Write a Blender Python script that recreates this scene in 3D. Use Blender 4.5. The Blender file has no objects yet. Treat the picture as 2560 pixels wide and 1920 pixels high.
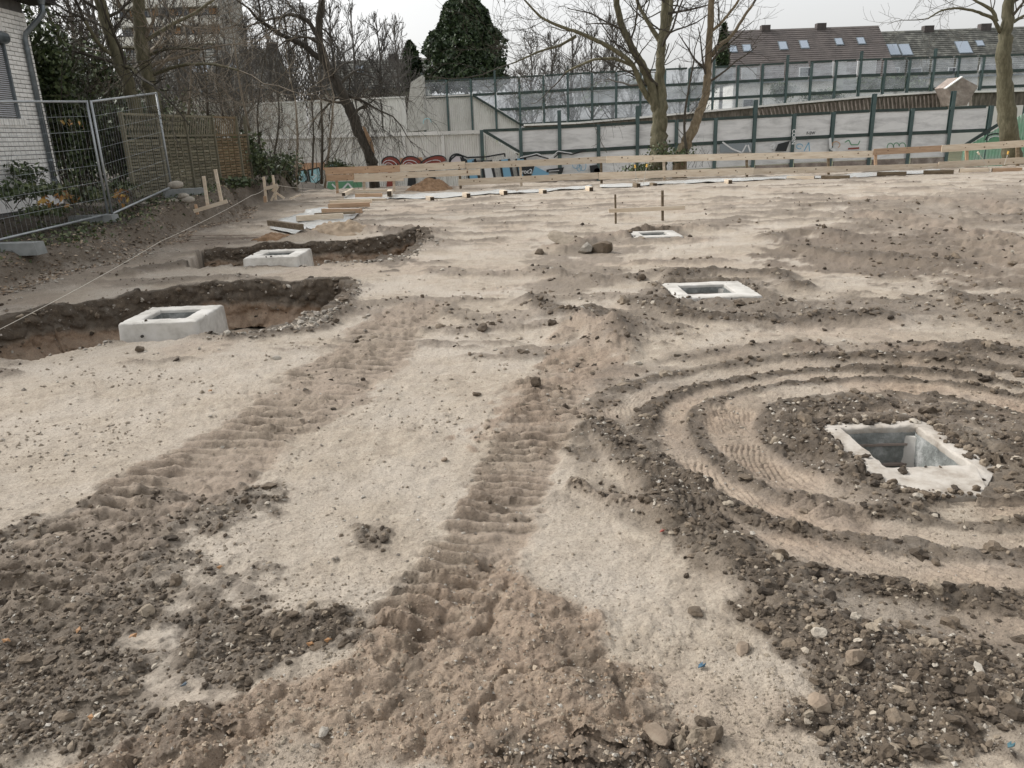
import bpy, math, random
import numpy as np
from mathutils import Matrix, Vector
random.seed(7); RNG = np.random.default_rng(11)
sc = bpy.context.scene
COL = sc.collection
rad = math.radians

# ------------------------------------------------------------------ camera
F_PX, PITCH, ROLL, EYE = 1923.0, rad(17.84), rad(2.02), 1.65
FW = np.array([0, math.cos(PITCH), -math.sin(PITCH)])
_R0 = np.array([1.0, 0, 0]); _U0 = np.array([0, math.sin(PITCH), math.cos(PITCH)])
RT = _R0 * math.cos(ROLL) - _U0 * math.sin(ROLL)
UP = _U0 * math.cos(ROLL) + _R0 * math.sin(ROLL)
EYEP = np.array([0, 0, EYE])
cam_d = bpy.data.cameras.new('camera'); cam = bpy.data.objects.new('camera', cam_d)
COL.objects.link(cam); sc.camera = cam
cam_d.sensor_width = 36.0; cam_d.lens = F_PX / 2560 * 36.0
cam_d.clip_start = 0.05; cam_d.clip_end = 2000
M = Matrix.Identity(4)
for i in range(3):
    M[i][0] = RT[i]; M[i][1] = UP[i]; M[i][2] = -FW[i]; M[i][3] = EYEP[i]
cam.matrix_world = M

# ------------------------------------------------------------------ sky, sun, exposure
SUN_EL, SUN_AZ = rad(42), rad(-68)
w = bpy.data.worlds.new('World'); sc.world = w; w.use_nodes = True
nt = w.node_tree; nt.nodes.clear()
sky = nt.nodes.new('ShaderNodeTexSky'); sky.sky_type = 'NISHITA'; sky.sun_disc = False
sky.sun_elevation = SUN_EL; sky.sun_rotation = SUN_AZ
sky.air_density = 1.2; sky.dust_density = 5.0; sky.ozone_density = 1.0
hs = nt.nodes.new('ShaderNodeHueSaturation'); hs.inputs['Saturation'].default_value = 0.14
gm = nt.nodes.new('ShaderNodeGamma'); gm.inputs['Gamma'].default_value = 0.55
bg = nt.nodes.new('ShaderNodeBackground'); bg.inputs['Strength'].default_value = 0.15
wo = nt.nodes.new('ShaderNodeOutputWorld')
nt.links.new(sky.outputs[0], hs.inputs['Color']); nt.links.new(hs.outputs[0], gm.inputs['Color'])
nt.links.new(gm.outputs[0], bg.inputs['Color']); nt.links.new(bg.outputs[0], wo.inputs['Surface'])
sun_d = bpy.data.lights.new('sun', 'SUN'); sun = bpy.data.objects.new('sun', sun_d); COL.objects.link(sun)
sun_d.energy = 1.0; sun_d.angle = rad(14); sun_d.color = (1, .97, .93)
sdir = Vector((math.sin(SUN_AZ) * math.cos(SUN_EL), math.cos(SUN_AZ) * math.cos(SUN_EL), math.sin(SUN_EL)))
sun.rotation_euler = sdir.to_track_quat('Z', 'Y').to_euler()
sc.view_settings.view_transform = 'Standard'; sc.view_settings.look = 'None'
sc.view_settings.exposure = 1.68; sc.view_settings.gamma = 1.0
sc.view_settings.use_curve_mapping = False
sc.render.engine = 'CYCLES'
sc.cycles.max_bounces = 6; sc.cycles.transparent_max_bounces = 12

# ------------------------------------------------------------------ survey helpers (photo sight lines -> metres)
def ray(x, y): return FW + RT * (x - 1280) / F_PX - UP * (y - 960) / F_PX
def G(x, y, z=0.0):
    d = ray(x, y); return EYEP + d * ((z - EYE) / d[2])
def at(x, y, Y):
    d = ray(x, y); return EYEP + d * (Y / d[1])
def on_plane(x, y, P, n):
    d = ray(x, y); return EYEP + d * (np.dot(np.asarray(P) - EYEP, n) / np.dot(d, n))

# ------------------------------------------------------------------ mesh helpers
class MB:
    def __init__(s): s.v = []; s.n = 0; s.f3 = []; s.f4 = []; s.fn = []
    def add(s, v, f3=None, f4=None, fn=None):
        v = np.asarray(v, dtype=np.float64).reshape(-1, 3); o = s.n; s.v.append(v); s.n += len(v)
        if f3 is not None and len(f3): s.f3.append(np.asarray(f3, dtype=np.int64).reshape(-1, 3) + o)
        if f4 is not None and len(f4): s.f4.append(np.asarray(f4, dtype=np.int64).reshape(-1, 4) + o)
        if fn:
            for f in fn: s.fn.append([i + o for i in f])
    def box(s, c, size, R=None, taper=0.0):
        a = np.array(size) / 2.0
        v = np.array([[x, y, z] for z in (-1, 1) for y in (-1, 1) for x in (-1, 1)], float)
        v[4:, :2] *= (1 - taper)
        v = v * a
        if R is not None: v = v @ np.asarray(R).T
        s.add(v + np.asarray(c), f4=[(0, 2, 3, 1), (4, 5, 7, 6), (0, 1, 5, 4), (2, 6, 7, 3), (0, 4, 6, 2), (1, 3, 7, 5)])
    def beam(s, A, B, w, h, up=(0, 0, 1), jitter=0.0):
        A = np.asarray(A, float); B = np.asarray(B, float); d = B - A; L = np.linalg.norm(d); d /= L
        u = np.asarray(up, float); sd = np.cross(d, u); sd /= np.linalg.norm(sd); u = np.cross(sd, d)
        s.box((A + B) / 2, (L, w, h), np.column_stack([d, -sd, u]))
    def tube(s, P, r, k=6, cap=True):
        P = np.asarray(P, float); n = len(P); r = np.broadcast_to(np.asarray(r, float), (n,))
        T = np.gradient(P, axis=0); T /= np.linalg.norm(T, axis=1)[:, None] + 1e-12
        ref = np.array([0.37, 0.11, 0.92]) if abs(T[0, 2]) < .9 else np.array([1, .1, 0.])
        a = np.cross(T, ref); a /= np.linalg.norm(a, axis=1)[:, None] + 1e-12; b = np.cross(T, a)
        th = np.arange(k) * 2 * math.pi / k
        V = P[:, None, :] + r[:, None, None] * (np.cos(th)[None, :, None] * a[:, None, :] + np.sin(th)[None, :, None] * b[:, None, :])
        i = np.arange(n - 1)[:, None] * k; j = np.arange(k)[None, :]; j2 = (j + 1) % k
        f = np.stack([i + j, i + j2, i + k + j2, i + k + j], -1).reshape(-1, 4)
        s.add(V.reshape(-1, 3), f4=f, fn=[list(range(k))[::-1], [(n - 1) * k + q for q in range(k)]] if cap and k > 3 else None)
    def prism(s, poly, depth_vec):
        p = np.asarray(poly, float); n = len(p); q = p + np.asarray(depth_vec, float)
        f4 = [(i, (i + 1) % n, n + (i + 1) % n, n + i) for i in range(n)]
        s.add(np.vstack([p, q]), f4=f4, fn=[list(range(n))[::-1], list(range(n, 2 * n))])
    def mesh(s, name, m=None, smooth=False):
        me = bpy.data.meshes.new(name); V = np.vstack(s.v) if s.v else np.zeros((0, 3))
        me.vertices.add(len(V)); me.vertices.foreach_set('co', V.astype(np.float32).ravel())
        idx = []; tot = []
        if s.f3: a = np.vstack(s.f3); idx.append(a.ravel()); tot.append(np.full(len(a), 3))
        if s.f4: a = np.vstack(s.f4); idx.append(a.ravel()); tot.append(np.full(len(a), 4))
        if s.fn:
            idx.append(np.array([i for f in s.fn for i in f])); tot.append(np.array([len(f) for f in s.fn]))
        idx = np.concatenate(idx); tot = np.concatenate(tot); st = np.concatenate([[0], np.cumsum(tot)[:-1]])
        me.loops.add(len(idx)); me.loops.foreach_set('vertex_index', idx.astype(np.int32))
        me.polygons.add(len(tot)); me.polygons.foreach_set('loop_start', st.astype(np.int32))
        try: me.polygons.foreach_set('loop_total', tot.astype(np.int32))
        except Exception: pass
        me.polygons.foreach_set('use_smooth', np.full(len(tot), bool(smooth)))
        me.update(calc_edges=True); me.validate()
        if m: me.materials.append(m)
        return me

def put(name, mb, m=None, parent=None, smooth=False, loc=None, **props):
    me = mb.mesh(name, m, smooth) if isinstance(mb, MB) else mb
    o = bpy.data.objects.new(name, me); COL.objects.link(o)
    if parent is not None: o.parent = parent
    if loc is not None: o.location = loc
    for k, v in props.items(): o[k] = v
    return o
def thing(name, label, cat, loc=(0, 0, 0), group=None, rz=0.0):
    o = bpy.data.objects.new(name, None); COL.objects.link(o); o.location = loc; o.rotation_euler = (0, 0, rz)
    o.empty_display_size = .1
    o['label'] = label; o['category'] = cat
    if group: o['group'] = group
    return o
class Local(MB):
    """mesh collected in world metres, stored relative to its thing's base"""
    def __init__(s, base): super().__init__(); s.base = np.asarray(base, float)
    def add(s, v, **k): super().add(np.asarray(v, float).reshape(-1, 3) - s.base, **k)
def copy_thing(src, loc, rz=None, label=None):
    c = src.copy(); COL.objects.link(c); c.location = loc
    if rz is not None: c.rotation_euler = (0, 0, rz)
    if label: c['label'] = label
    for ch in list(src.children):
        d = ch.copy(); COL.objects.link(d); d.parent = c
        for g in list(ch.children):
            e = g.copy(); COL.objects.link(e); e.parent = d
    return c

# ------------------------------------------------------------------ noise (numpy)
def _h(ix, iy, seed):
    n = (ix.astype(np.int64) * 374761393 + iy.astype(np.int64) * 668265263 + seed * 974634777) & 0x7fffffff
    n = ((n ^ (n >> 13)) * 1274126177) & 0x7fffffff
    n = ((n ^ (n >> 16)) * 1103515245) & 0x7fffffff
    return ((n >> 8) & 0xffff) / 65535.0
def vn(x, y, seed=0):
    ix = np.floor(x); iy = np.floor(y); fx = x - ix; fy = y - iy
    fx = fx * fx * (3 - 2 * fx); fy = fy * fy * (3 - 2 * fy)
    a = _h(ix, iy, seed); b = _h(ix + 1, iy, seed); c = _h(ix, iy + 1, seed); d = _h(ix + 1, iy + 1, seed)
    return (a + (b - a) * fx) * (1 - fy) + (c + (d - c) * fx) * fy
def fbm(x, y, seed=0, o=4, g=.5):
    s = 0; a = 1; t = 0
    for i in range(o):
        s = s + a * vn(x * 2 ** i + 17.3 * i, y * 2 ** i - 9.1 * i, seed + i); t += a; a *= g
    return s / t
def ss(a, b, x):
    t = np.clip((x - a) / (b - a), 0, 1); return t * t * (3 - 2 * t)
def lumps(x, y, seed=0):
    """clod-like cells: 1 at the middle of a clod, 0 in the cracks between clods"""
    ix = np.floor(x); iy = np.floor(y); d1 = np.full(x.shape, 9.0); hh = np.zeros(x.shape)
    for dx in (-1, 0, 1):
        for dy in (-1, 0, 1):
            cx = ix + dx; cy = iy + dy
            px = cx + _h(cx, cy, seed + 5); py = cy + _h(cx, cy, seed + 9)
            d = (px - x) ** 2 + (py - y) ** 2; k = d < d1
            d1 = np.where(k, d, d1); hh = np.where(k, _h(cx, cy, seed + 13), hh)
    return np.sqrt(np.clip(1 - d1 * 1.7, 0, 1)) * (.35 + .65 * hh)
K22 = 2560 / 2212.0
def W(pts, z=0.0):
    """photo sight lines (2212 px wide notes) -> ground XY"""
    return np.array([G(px * K22, py * K22, z)[:2] for px, py in pts])
def seg_dist(x, y, P):
    """distance to polyline, signed side, arc length"""
    best = np.full(x.shape, 1e9); side = np.zeros(x.shape); arc = np.zeros(x.shape); L0 = 0.0
    for i in range(len(P) - 1):
        a = P[i]; b = P[i + 1]; d = b - a; L = math.hypot(*d)
        if L < 1e-6: continue
        t = np.clip(((x - a[0]) * d[0] + (y - a[1]) * d[1]) / L / L, 0, 1)
        qx = x - a[0] - t * d[0]; qy = y - a[1] - t * d[1]; q = np.hypot(qx, qy); k = q < best
        best = np.where(k, q, best); side = np.where(k, (qx * d[1] - qy * d[0]) / L, side); arc = np.where(k, L0 + t * L, arc)
        L0 += L
    return best, side, arc
def in_poly(x, y, P, soft=.12, seed=0):
    """soft mask of a polygon, edge broken by noise"""
    ins = np.zeros(x.shape, bool); n = len(P); j = n - 1
    for i in range(n):
        xi, yi = P[i]; xj, yj = P[j]
        c = ((yi > y) != (yj > y)) & (x < (xj - xi) * (y - yi) / (yj - yi + 1e-12) + xi)
        ins ^= c; j = i
    d, _, _ = seg_dist(x, y, np.vstack([P, P[:1]]))
    d = np.where(ins, d, -d) + (fbm(x * 3, y * 3, 40 + seed, 3) - .5) * soft * 2.5
    return ss(-soft, soft, d)

# ------------------------------------------------------------------ the ground of the plot
churn_polys = [
    ([(-400, 1150), (0, 1150), (250, 1070), (480, 990), (560, 1100), (640, 1230), (720, 1340), (660, 1450), (380, 1530), (150, 1700), (-400, 1700)], .95, .9, .08),
    ([(1180, 1659), (1650, 1480), (1560, 1300), (1420, 1180), (1300, 1030), (1230, 900), (1330, 830), (1480, 860), (1500, 1000), (1560, 1090), (1750, 1230), (2212, 1440), (2212, 1659)], .95, .9, .25),
    ([(1250, 870), (1330, 800), (1600, 780), (1900, 760), (2100, 750), (2300, 800), (2500, 1000), (2400, 1200), (2212, 1290), (1900, 1160), (1640, 1000), (1450, 1000)], .75, .7, .45),
    ([(1360, 640), (1480, 590), (1700, 600), (1950, 640), (2250, 600), (2300, 740), (2000, 720), (1700, 700), (1500, 690)], .7, .75, .2),
    ([(1650, 540), (1700, 500), (1850, 500), (2100, 530), (2300, 560), (2300, 620), (1900, 600), (1700, 580)], .6, .75, .45),
    ([(1150, 590), (1200, 540), (1280, 500), (1380, 500), (1360, 560), (1300, 600), (1220, 660)], .35, .55, .25),
    ([(1750, 470), (1900, 430), (2250, 400), (2300, 500), (1950, 510)], .5, .45, .15),
    ([(1040, 930), (1110, 830), (1200, 760), (1330, 750), (1440, 820), (1330, 890), (1230, 960), (1180, 1010)], .6, .3, .65),
    ([(560, 900), (700, 810), (850, 760), (880, 800), (760, 880), (600, 990)], .4, .35, .4),
    ([(900, 520), (930, 500), (850, 500), (780, 530), (700, 560), (860, 590)], .6, .8, .1),
]
clay_poly = [(100, 1700), (330, 1570), (500, 1470), (700, 1400), (860, 1280), (1000, 1190), (1150, 1190), (1200, 1270), (1300, 1330), (1420, 1480), (1560, 1560), (1500, 1700), (100, 1700)]
ridges = [  # (polyline, half width m, height m, dark)
    ([(1300, 930), (1380, 1010), (1500, 1130), (1640, 1250), (1800, 1380), (2212, 1560)], .16, .035, .95),
    ([(2060, 770), (2130, 770), (2260, 790)], .18, .07, 1),
    ([(1380, 655), (1500, 690), (1700, 700), (1900, 690)], .22, .05, 1),
    ([(1450, 605), (1520, 590), (1680, 590), (1720, 620)], .2, .05, 1),
    ([(1150, 650), (1200, 680), (1300, 690), (1380, 720)], .2, .04, .9),
    ([(1720, 545), (1850, 560), (2050, 575)], .3, .07, .9),
    ([(1660, 520), (1740, 510), (1830, 520)], .3, .08, .8),
    ([(2050, 640), (2212, 700)], .2, .05, .9),
    ([(1200, 545), (1300, 520), (1450, 500), (1500, 500)], .25, .08, .3),
    ([(1180, 590), (1300, 610), (1450, 590)], .25, .04, .7),
    ([(760, 620), (740, 680), (700, 710), (560, 730), (500, 735)], .10, .03, .9),
    ([(1210, 740), (1260, 710), (1320, 720), (1340, 760)], .16, .06, .25),
    ([(1260, 690), (1300, 720), (1270, 760)], .16, .05, .25),
    ([(300, 590), (400, 575)], .25, .06, .8),
    ([(660, 520), (740, 505), (900, 505), (920, 515)], .35, .10, .35),
    ([(1240, 1060), (1330, 1090), (1450, 1140)], .05, .03, .5),
]
light_bands = []
RING_C = (2.16, 3.88)
RING_POLY = [(1235, 870), (1330, 790), (1500, 775), (1700, 745), (1900, 740), (2500, 760), (2700, 1100), (2500, 1600), (2212, 1520), (1950, 1440), (1760, 1370), (1600, 1230), (1450, 1120), (1330, 1010)]
RINGS = [(.60, .12, -1), (.80, .06, -.9), (1.00, .13, 1), (1.19, .055, -1), (1.34, .075, .8), (1.50, .07, -.9), (1.68, .10, .55), (1.88, .09, -.8), (2.10, .12, .5), (2.36, .14, -.7)]
light_polys = [
    [(1800, 720), (1900, 690), (2080, 690), (2300, 740), (2300, 770), (2050, 760), (1930, 760)],
    [(1170, 1130), (1190, 1010), (1300, 990), (1450, 1180), (1480, 1330), (1600, 1430), (1740, 1520), (1560, 1560), (1420, 1430), (1330, 1330), (1200, 1200)],
    [(1600, 610), (1720, 590), (1900, 620), (1800, 650), (1700, 650)],
]
tracks = [  # tyre / crawler tracks with tread ribs
    ([(900, 670), (790, 760), (700, 830), (610, 900), (470, 1000), (300, 1110), (60, 1250)], .34, .020, 8.0),
    ([(1235, 780), (1190, 840), (1170, 920), (1120, 1000), (1085, 1080), (1040, 1170), (980, 1260), (900, 1340)], .20, .022, 11.0),
    ([(1590, 930), (1620, 1010), (1700, 1070), (1820, 1120)], .12, .009, 13.0),
    ([(2250, 560), (2050, 500), (1900, 470)], .5, .02, 6.0),
    ([(2300, 470), (2100, 440), (1900, 430)], .5, .02, 6.0),
]
PIT1 = np.array([(-6.05, 6.2), (-5.15, 8.4), (-4.0, 9.3), (-2.05, 9.5), (-1.83, 9.1), (-1.85, 7.6), (-2.4, 6.86), (-3.6, 6.72), (-4.1, 6.2)])
PIT2 = np.array([(-5.1, 13.1), (-4.2, 13.2), (-2.5, 13.3), (-1.55, 14.2), (-1.35, 13.2), (-1.55, 11.6), (-1.9, 10.95), (-2.7, 10.9), (-3.7, 10.95), (-4.6, 11.2)])
def bank_x(y): return -6.32 - .1 * np.sin(y * .9) - np.clip((y - 17) / 8, 0, 1) * 1.1 - .25 * np.clip((9.5 - y) / 3, 0, 1) + (vn(y * 1.7, y * 0, 3) - .5) * .35
COLLARS = [  # x0,x1,y0,y1, top z, inner margin
    (-3.59, -2.87, 6.91, 7.63, .14), (-3.69, -2.93, 10.8, 11.6, .16), (1.71, 2.57, 7.66, 8.50, .035), (1.70, 2.36, 3.14, 4.10, .035), (2.02, 2.80, 12.3, 13.1, .06)]

def terrain(x, y, full=False):
    r = np.hypot(x, y)
    z = (fbm(x * .35, y * .35, 1, 3) - .5) * .10
    z = z + (fbm(x * 2.2, y * 2.2, 2, 4) - .5) * .022
    churn = np.zeros(x.shape); dark = np.zeros(x.shape); clay = np.zeros(x.shape); dry = np.full(x.shape, .75)
    brk1 = fbm(x * 1.7 + 4, y * 1.7, 301, 4); brk2 = fbm(x * 4.5, y * 4.5, 305, 4); brk3 = fbm(x * 16, y * 16, 311, 3)
    halo = np.zeros(x.shape)
    for i, (P, a, dk, cl) in enumerate(churn_polys):
        hal = in_poly(x, y, W(P), .75 if i in (0, 1) else .5, i) * dk * np.clip(brk3 * .7 + brk2 * .9 - .45, 0, 1) * 1.3; halo = np.maximum(halo, hal)
        m = in_poly(x, y, W(P), (.45, .22, .3, .5, .8, .6, .9, .3, .25, .3)[i], i)
        m = ss(.22, .80, m + (brk2 - .5) * 1.9 * (.25 + .75 * (1 - np.abs(2 * m - 1))) + (brk3 - .5) * 1.1 * (1 - np.abs(2 * m - 1)) + (brk1 - .5) * .5)
        churn = np.maximum(churn, m * a); dark = np.maximum(dark, m * dk * (.62 + .6 * brk1)); clay = np.maximum(clay, m * cl)
    cm = in_poly(x, y, W(clay_poly), .16, 20); cm = ss(.2, .8, cm + (brk2 - .5) * .9)
    clay = np.maximum(clay, cm * .72); mud = cm; dark = np.maximum(dark, cm * .22 * (brk1 > 0))
    for i, P in enumerate(light_polys):
        m = in_poly(x, y, W(P), .08 + .05 * (i != 1), 30 + i)
        churn *= 1 - .85 * m; dark *= 1 - .9 * m; clay *= 1 - .6 * m; dry = np.maximum(dry, m); mud = mud * (1 - m)
    wob = (fbm(x * 2.5, y * 2.5, 50, 3) - .5)
    for P, hw, a in light_bands:
        d, s, t = seg_dist(x, y, W(P)); m = ss(hw * 1.25, hw * .7, d + wob * hw) * a
        churn *= 1 - .9 * m; dark *= 1 - .75 * m; z = z - .012 * m
    dark = np.maximum(dark, halo * .75); churn = np.maximum(churn, halo * .9)
    ring = in_poly(x, y, W(RING_POLY), .30, 77)
    rr_ = np.hypot((x - RING_C[0]) * 1.0, (y - RING_C[1]) * 1.22) + (fbm(x * 1.1, y * 1.1, 320, 3) - .5) * .22 + (brk2 - .5) * .08; th_ = np.arctan2(y - RING_C[1], x - RING_C[0])
    lit = np.zeros(x.shape); drk = np.zeros(x.shape); treads = np.zeros(x.shape)
    for q, (R_, hw, sg) in enumerate(RINGS):
        pr = ss(.36, .62, fbm(th_ * 2.6 + q * 9, rr_ * 0 + q, 330 + q, 3)); m = ss(hw * 1.35, hw * .55, np.abs(rr_ - R_) + wob * hw * .9)
        if sg > 0: lit = np.maximum(lit, m * sg * (.5 + .5 * pr)); treads = np.maximum(treads, m * pr)
        else: drk = np.maximum(drk, m * -sg * (.45 + .55 * pr))
    churn = churn * (1 - ring) + ring * np.clip(.45 + .55 * drk - .75 * lit + (brk2 - .5) * .5, 0, 1)
    dark = dark * (1 - ring) + ring * np.clip(.56 + .6 * drk - .85 * lit + (brk2 - .5) * .8, 0, 1)
    clay = clay * (1 - ring) + ring * np.clip(.22 + .22 * lit + (brk1 - .5) * .9, 0, 1)
    z = z + ring * (.026 * drk * ss(.35, .75, brk2 * .6 + brk1 * .5) - .011 * lit)
    tr = (th_ * rr_ * 12 + rr_ * 5 + wob) % 1.0
    z = z + ring * treads * (np.where(tr < .75, tr / .75, (1 - tr) / .25) * .013 - .006)
    mud = mud * (1 - ring)
    for P, hw, h, dk in ridges:
        d, s, t = seg_dist(x, y, W(P)); d = d + wob * hw * 1.3; m = ss(hw * 1.5, hw * .2, d)
        z = z + m * h * (.5 + fbm(x * 5, y * 5, 61, 2)); churn = np.maximum(churn, m); dark = np.maximum(dark, m * dk)
        clay = np.maximum(clay, m * (.6 - .45 * dk)); mud = mud * (1 - m)
    # sandy streaks across the far, levelled part
    far = ss(9, 14, y)
    st = fbm(x * .8 + y * .15, y * 2.2, 70, 4)
    rgt = ss(2.5, 7, x) * ss(5, 8, y) * ss(24, 15, y); m = np.maximum(ss(.56, .66, st) * far * .8, ss(.44, .58, fbm(x * 1.1, y * 2.6, 340, 5)) * rgt); m = np.maximum(m, ss(.60, .70, fbm(x * .9, y * 2.0, 345, 5)) * ss(4.5, 6, y) * .8)
    churn = np.maximum(churn, m * .9); dark = np.maximum(dark, m * .75 * (.4 + brk1)); clay = np.maximum(clay, m * .3); z = z + m * .035
    rp = (y * 5.5 + x * 1.2 + wob * .8) % 1.0; z = z + rgt * m * np.where(rp < .75, rp / .75, (1 - rp) / .25) * .045
    # low lumpy relief everywhere, strong where churned
    L = lumps(x * 7, y * 7, 3) * .6 + lumps(x * 15 + 3, y * 15, 4) * .3 + lumps(x * 31, y * 31, 5) * .13
    L2 = fbm(x * 9, y * 9, 6, 4)
    L3 = np.abs(fbm(x * 13, y * 13, 7, 4) - .5) * 2
    z = z + churn * (L * .040 + (L2 - .5) * .050 - (1 - L3) ** 4 * .016)
    sp = ss(.42, .66, fbm(x * 1.3, y * 1.3, 80, 3)) * (1 - churn)
    fw = ss(.50, .60, fbm(x * .9 - y * .25, y * .35, 350, 3)) * (1 - churn); fr = ((y * 9 + x * 2.5 + wob * 1.2) % 1.0)
    z = z + fw * np.where(fr < .7, fr / .7, (1 - fr) / .3) * .007 * ss(.4, .6, brk2)
    damp = ss(.54, .70, fbm(x * .8 + 9, y * 1.1, 355, 5)); clay = np.maximum(clay, damp * .30); dark = np.maximum(dark, ss(.60, .72, brk2) * damp * .40)
    z = z + sp * lumps(x * 22, y * 22, 8) * .010 + (1 - churn) * (lumps(x * 34, y * 34, 9) * .006 * ss(.35, .6, brk2) + lumps(x * 52, y * 52, 19) * .004 * ss(.4, .7, brk1) + (fbm(x * 14, y * 14, 10, 3) - .5) * .018 + (fbm(x * 6, y * 6, 18, 3) - .5) * .018)
    # trodden wet clay with foot and wheel prints
    f1 = fbm(x * 6 + 3, y * 4.5, 90, 4); f2 = np.abs(fbm(x * 5, y * 5, 95, 3) - .5) * 2
    f3 = 1 - np.abs(fbm(x * 9 + 40, y * 8, 98, 4) - .5) * 2.6
    z = z + mud * ((f1 - .5) * .055 - np.exp(-(f2 * 8) ** 2) * .024 + np.clip(f3, 0, 1) ** 3 * .014 + (lumps(x * 5.5, y * 8, 17) - .4) * .022 + lumps(x * 13, y * 13, 11) * .014 + lumps(x * 27, y * 27, 15) * .009 + (fbm(x * 30, y * 30, 16, 3) - .5) * .012)
    dark = np.maximum(dark, mud * np.clip(ss(.5, .2, f1) * .6 + ss(.45, .65, brk2) * .25, 0, 1))
    for P, hw, h, q in tracks:
        d, s, t = seg_dist(x, y, W(P)); m = ss(hw * 1.3, hw * .75, d + wob * hw * .9 + (brk3 - .5) * hw * .5); side_ = .55 + .45 * ss(-hw, hw, s * (1 if q < 9 else 1))
        wb2 = (fbm(x * 1.6, y * 1.6, 360, 2) - .5); rib = ((y * q * (1 + .0 * x) + x * q * .12 + wob * .8 + wb2 * 2.2) if q > 7 and hw > .15 else (t * q + s * q * .28 + wob * .35)) % 1.0
        saw = 1 - np.where(rib < .80, rib / .80, (1 - rib) / .20)
        brk = ss(.25, .55, fbm(x * 3.5, y * 3.5, 97, 3))
        z = z + m * (saw * h * 2.1 * (.35 + .65 * brk) * side_ * (.45 + 1.1 * brk2) * (.6 + .8 * ss(.3, .6, brk1)) - h * 1.15) + m * (L2 - .5) * .022 + m * lumps(x * 17, y * 17, 14) * .010
        clay = np.maximum(clay, m * .42); dark = np.maximum(dark * (1 - .3 * m), m * (.26 + .5 * ss(.35, .0, saw) * brk))
    # pits
    pit = np.zeros(x.shape)
    for i, (P, dep) in enumerate(((PIT1, .50), (PIT2, .42))):
        m = in_poly(x, y, P, .05, 60 + i)
        ins = np.zeros(x.shape, bool)
        edge = fbm(x * 4, y * 4, 66, 3) * .14
        d, _, _ = seg_dist(x, y, np.vstack([P, P[:1]]))
        mm = ss(-.02, .02, sdf_poly(x, y, P) + .05 * (y > 7.6))
        z = z * (1 - mm) + (z - dep + (fbm(x * 3, y * 3, 67, 4) - .5) * .16 + L * .035) * mm
        wall = mm * ss(.45, .1, d)
        dark = np.maximum(dark * (1 - mm), wall * .95); churn = np.maximum(churn, wall * .8)
        clay = np.where(mm > .3, np.maximum(clay * .2, ss(.15, .6, d) * .9), clay); pit = np.maximum(pit, mm)
        m2 = ss(.30, .03, d) * (1 - m) * ss(.42, .6, fbm(x * 2.2, y * 2.2, 69, 2)); z = z + m2 * (.02 + L * .035); churn = np.maximum(churn, m2 * .9); dark = np.maximum(dark, m2 * .6)
    for (x0, x1, y0, y1, zt) in COLLARS:       # holes for the pocket foundations
        mx = np.maximum(np.maximum(x0 - x, x - x1), np.maximum(y0 - y, y - y1))
        hole = ss(-.06, -.12, mx)
        z = z * (1 - hole) + (-.72) * hole
        if zt < .1:
            rim = ss(.32, .02, mx) * (1 - hole) * ss(y0 - .10, y0 + .25, y + .3 * ss(x0 + .3, x0, x))
            z = z + rim * (.01 + L * .045 * (mx > .0)); churn = np.maximum(churn, rim * .9); dark = np.maximum(dark, rim * .8)
        crn = np.maximum(x - 2.10 - (y - 3.14) * .9, .20 - (x - 1.70) - (y - 3.14) * .9) if x0 == 1.70 else -np.ones(x.shape)
        z = np.where((mx < .012) & (crn < .02), np.minimum(z, zt - .05), z)
        if x0 == 1.70: z = np.where((crn > .0) & (mx < .05), zt - .012 + L * .03 + (L2 - .5) * .03, z); dark = np.where((crn > 0) & (mx < .05), .8, dark); churn = np.where((crn > 0) & (mx < .05), .8, churn)
    # bank along the garden
    bx = bank_x(y); e = bx - x
    rise = ss(-.05, .34 + .35 * fbm(x * 2, y * 2, 101, 2), e) * (.34 + .30 * ss(12.5, 19, y) + .2 * ss(2.0, 5, e))
    cl = ss(-.03, .1, e)
    z = z * (1 - cl * .5) + rise + cl * (lumps(x * 9, y * 9, 12) * .03 + (fbm(x * 3, y * 3, 103, 4) - .5) * .10)
    face = cl * ss(.75, .35, e); top = ss(.35, .7, e)
    dark = dark * (1 - cl) + cl * (.95 - .15 * face); churn = np.maximum(churn, top * .8); clay *= 1 - .7 * cl
    toe = ss(2.2, 0, x - bx) * (e < 0.1); dark = np.maximum(dark, toe * .5 * (.3 + brk2 * 1.2)); churn = np.maximum(churn, toe * .5)
    garden = top
    # falls away behind the plank barrier
    fall = ss(29.2, 31.4, y); z = z * (1 - fall) - 1.25 * fall * ss(-9, -6, x) + .6 * fall * ss(-6, -9, x) * 0
    dark = np.maximum(dark, fall * .9)
    if full: return z, churn, dark, clay, garden, mud
    return z

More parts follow.
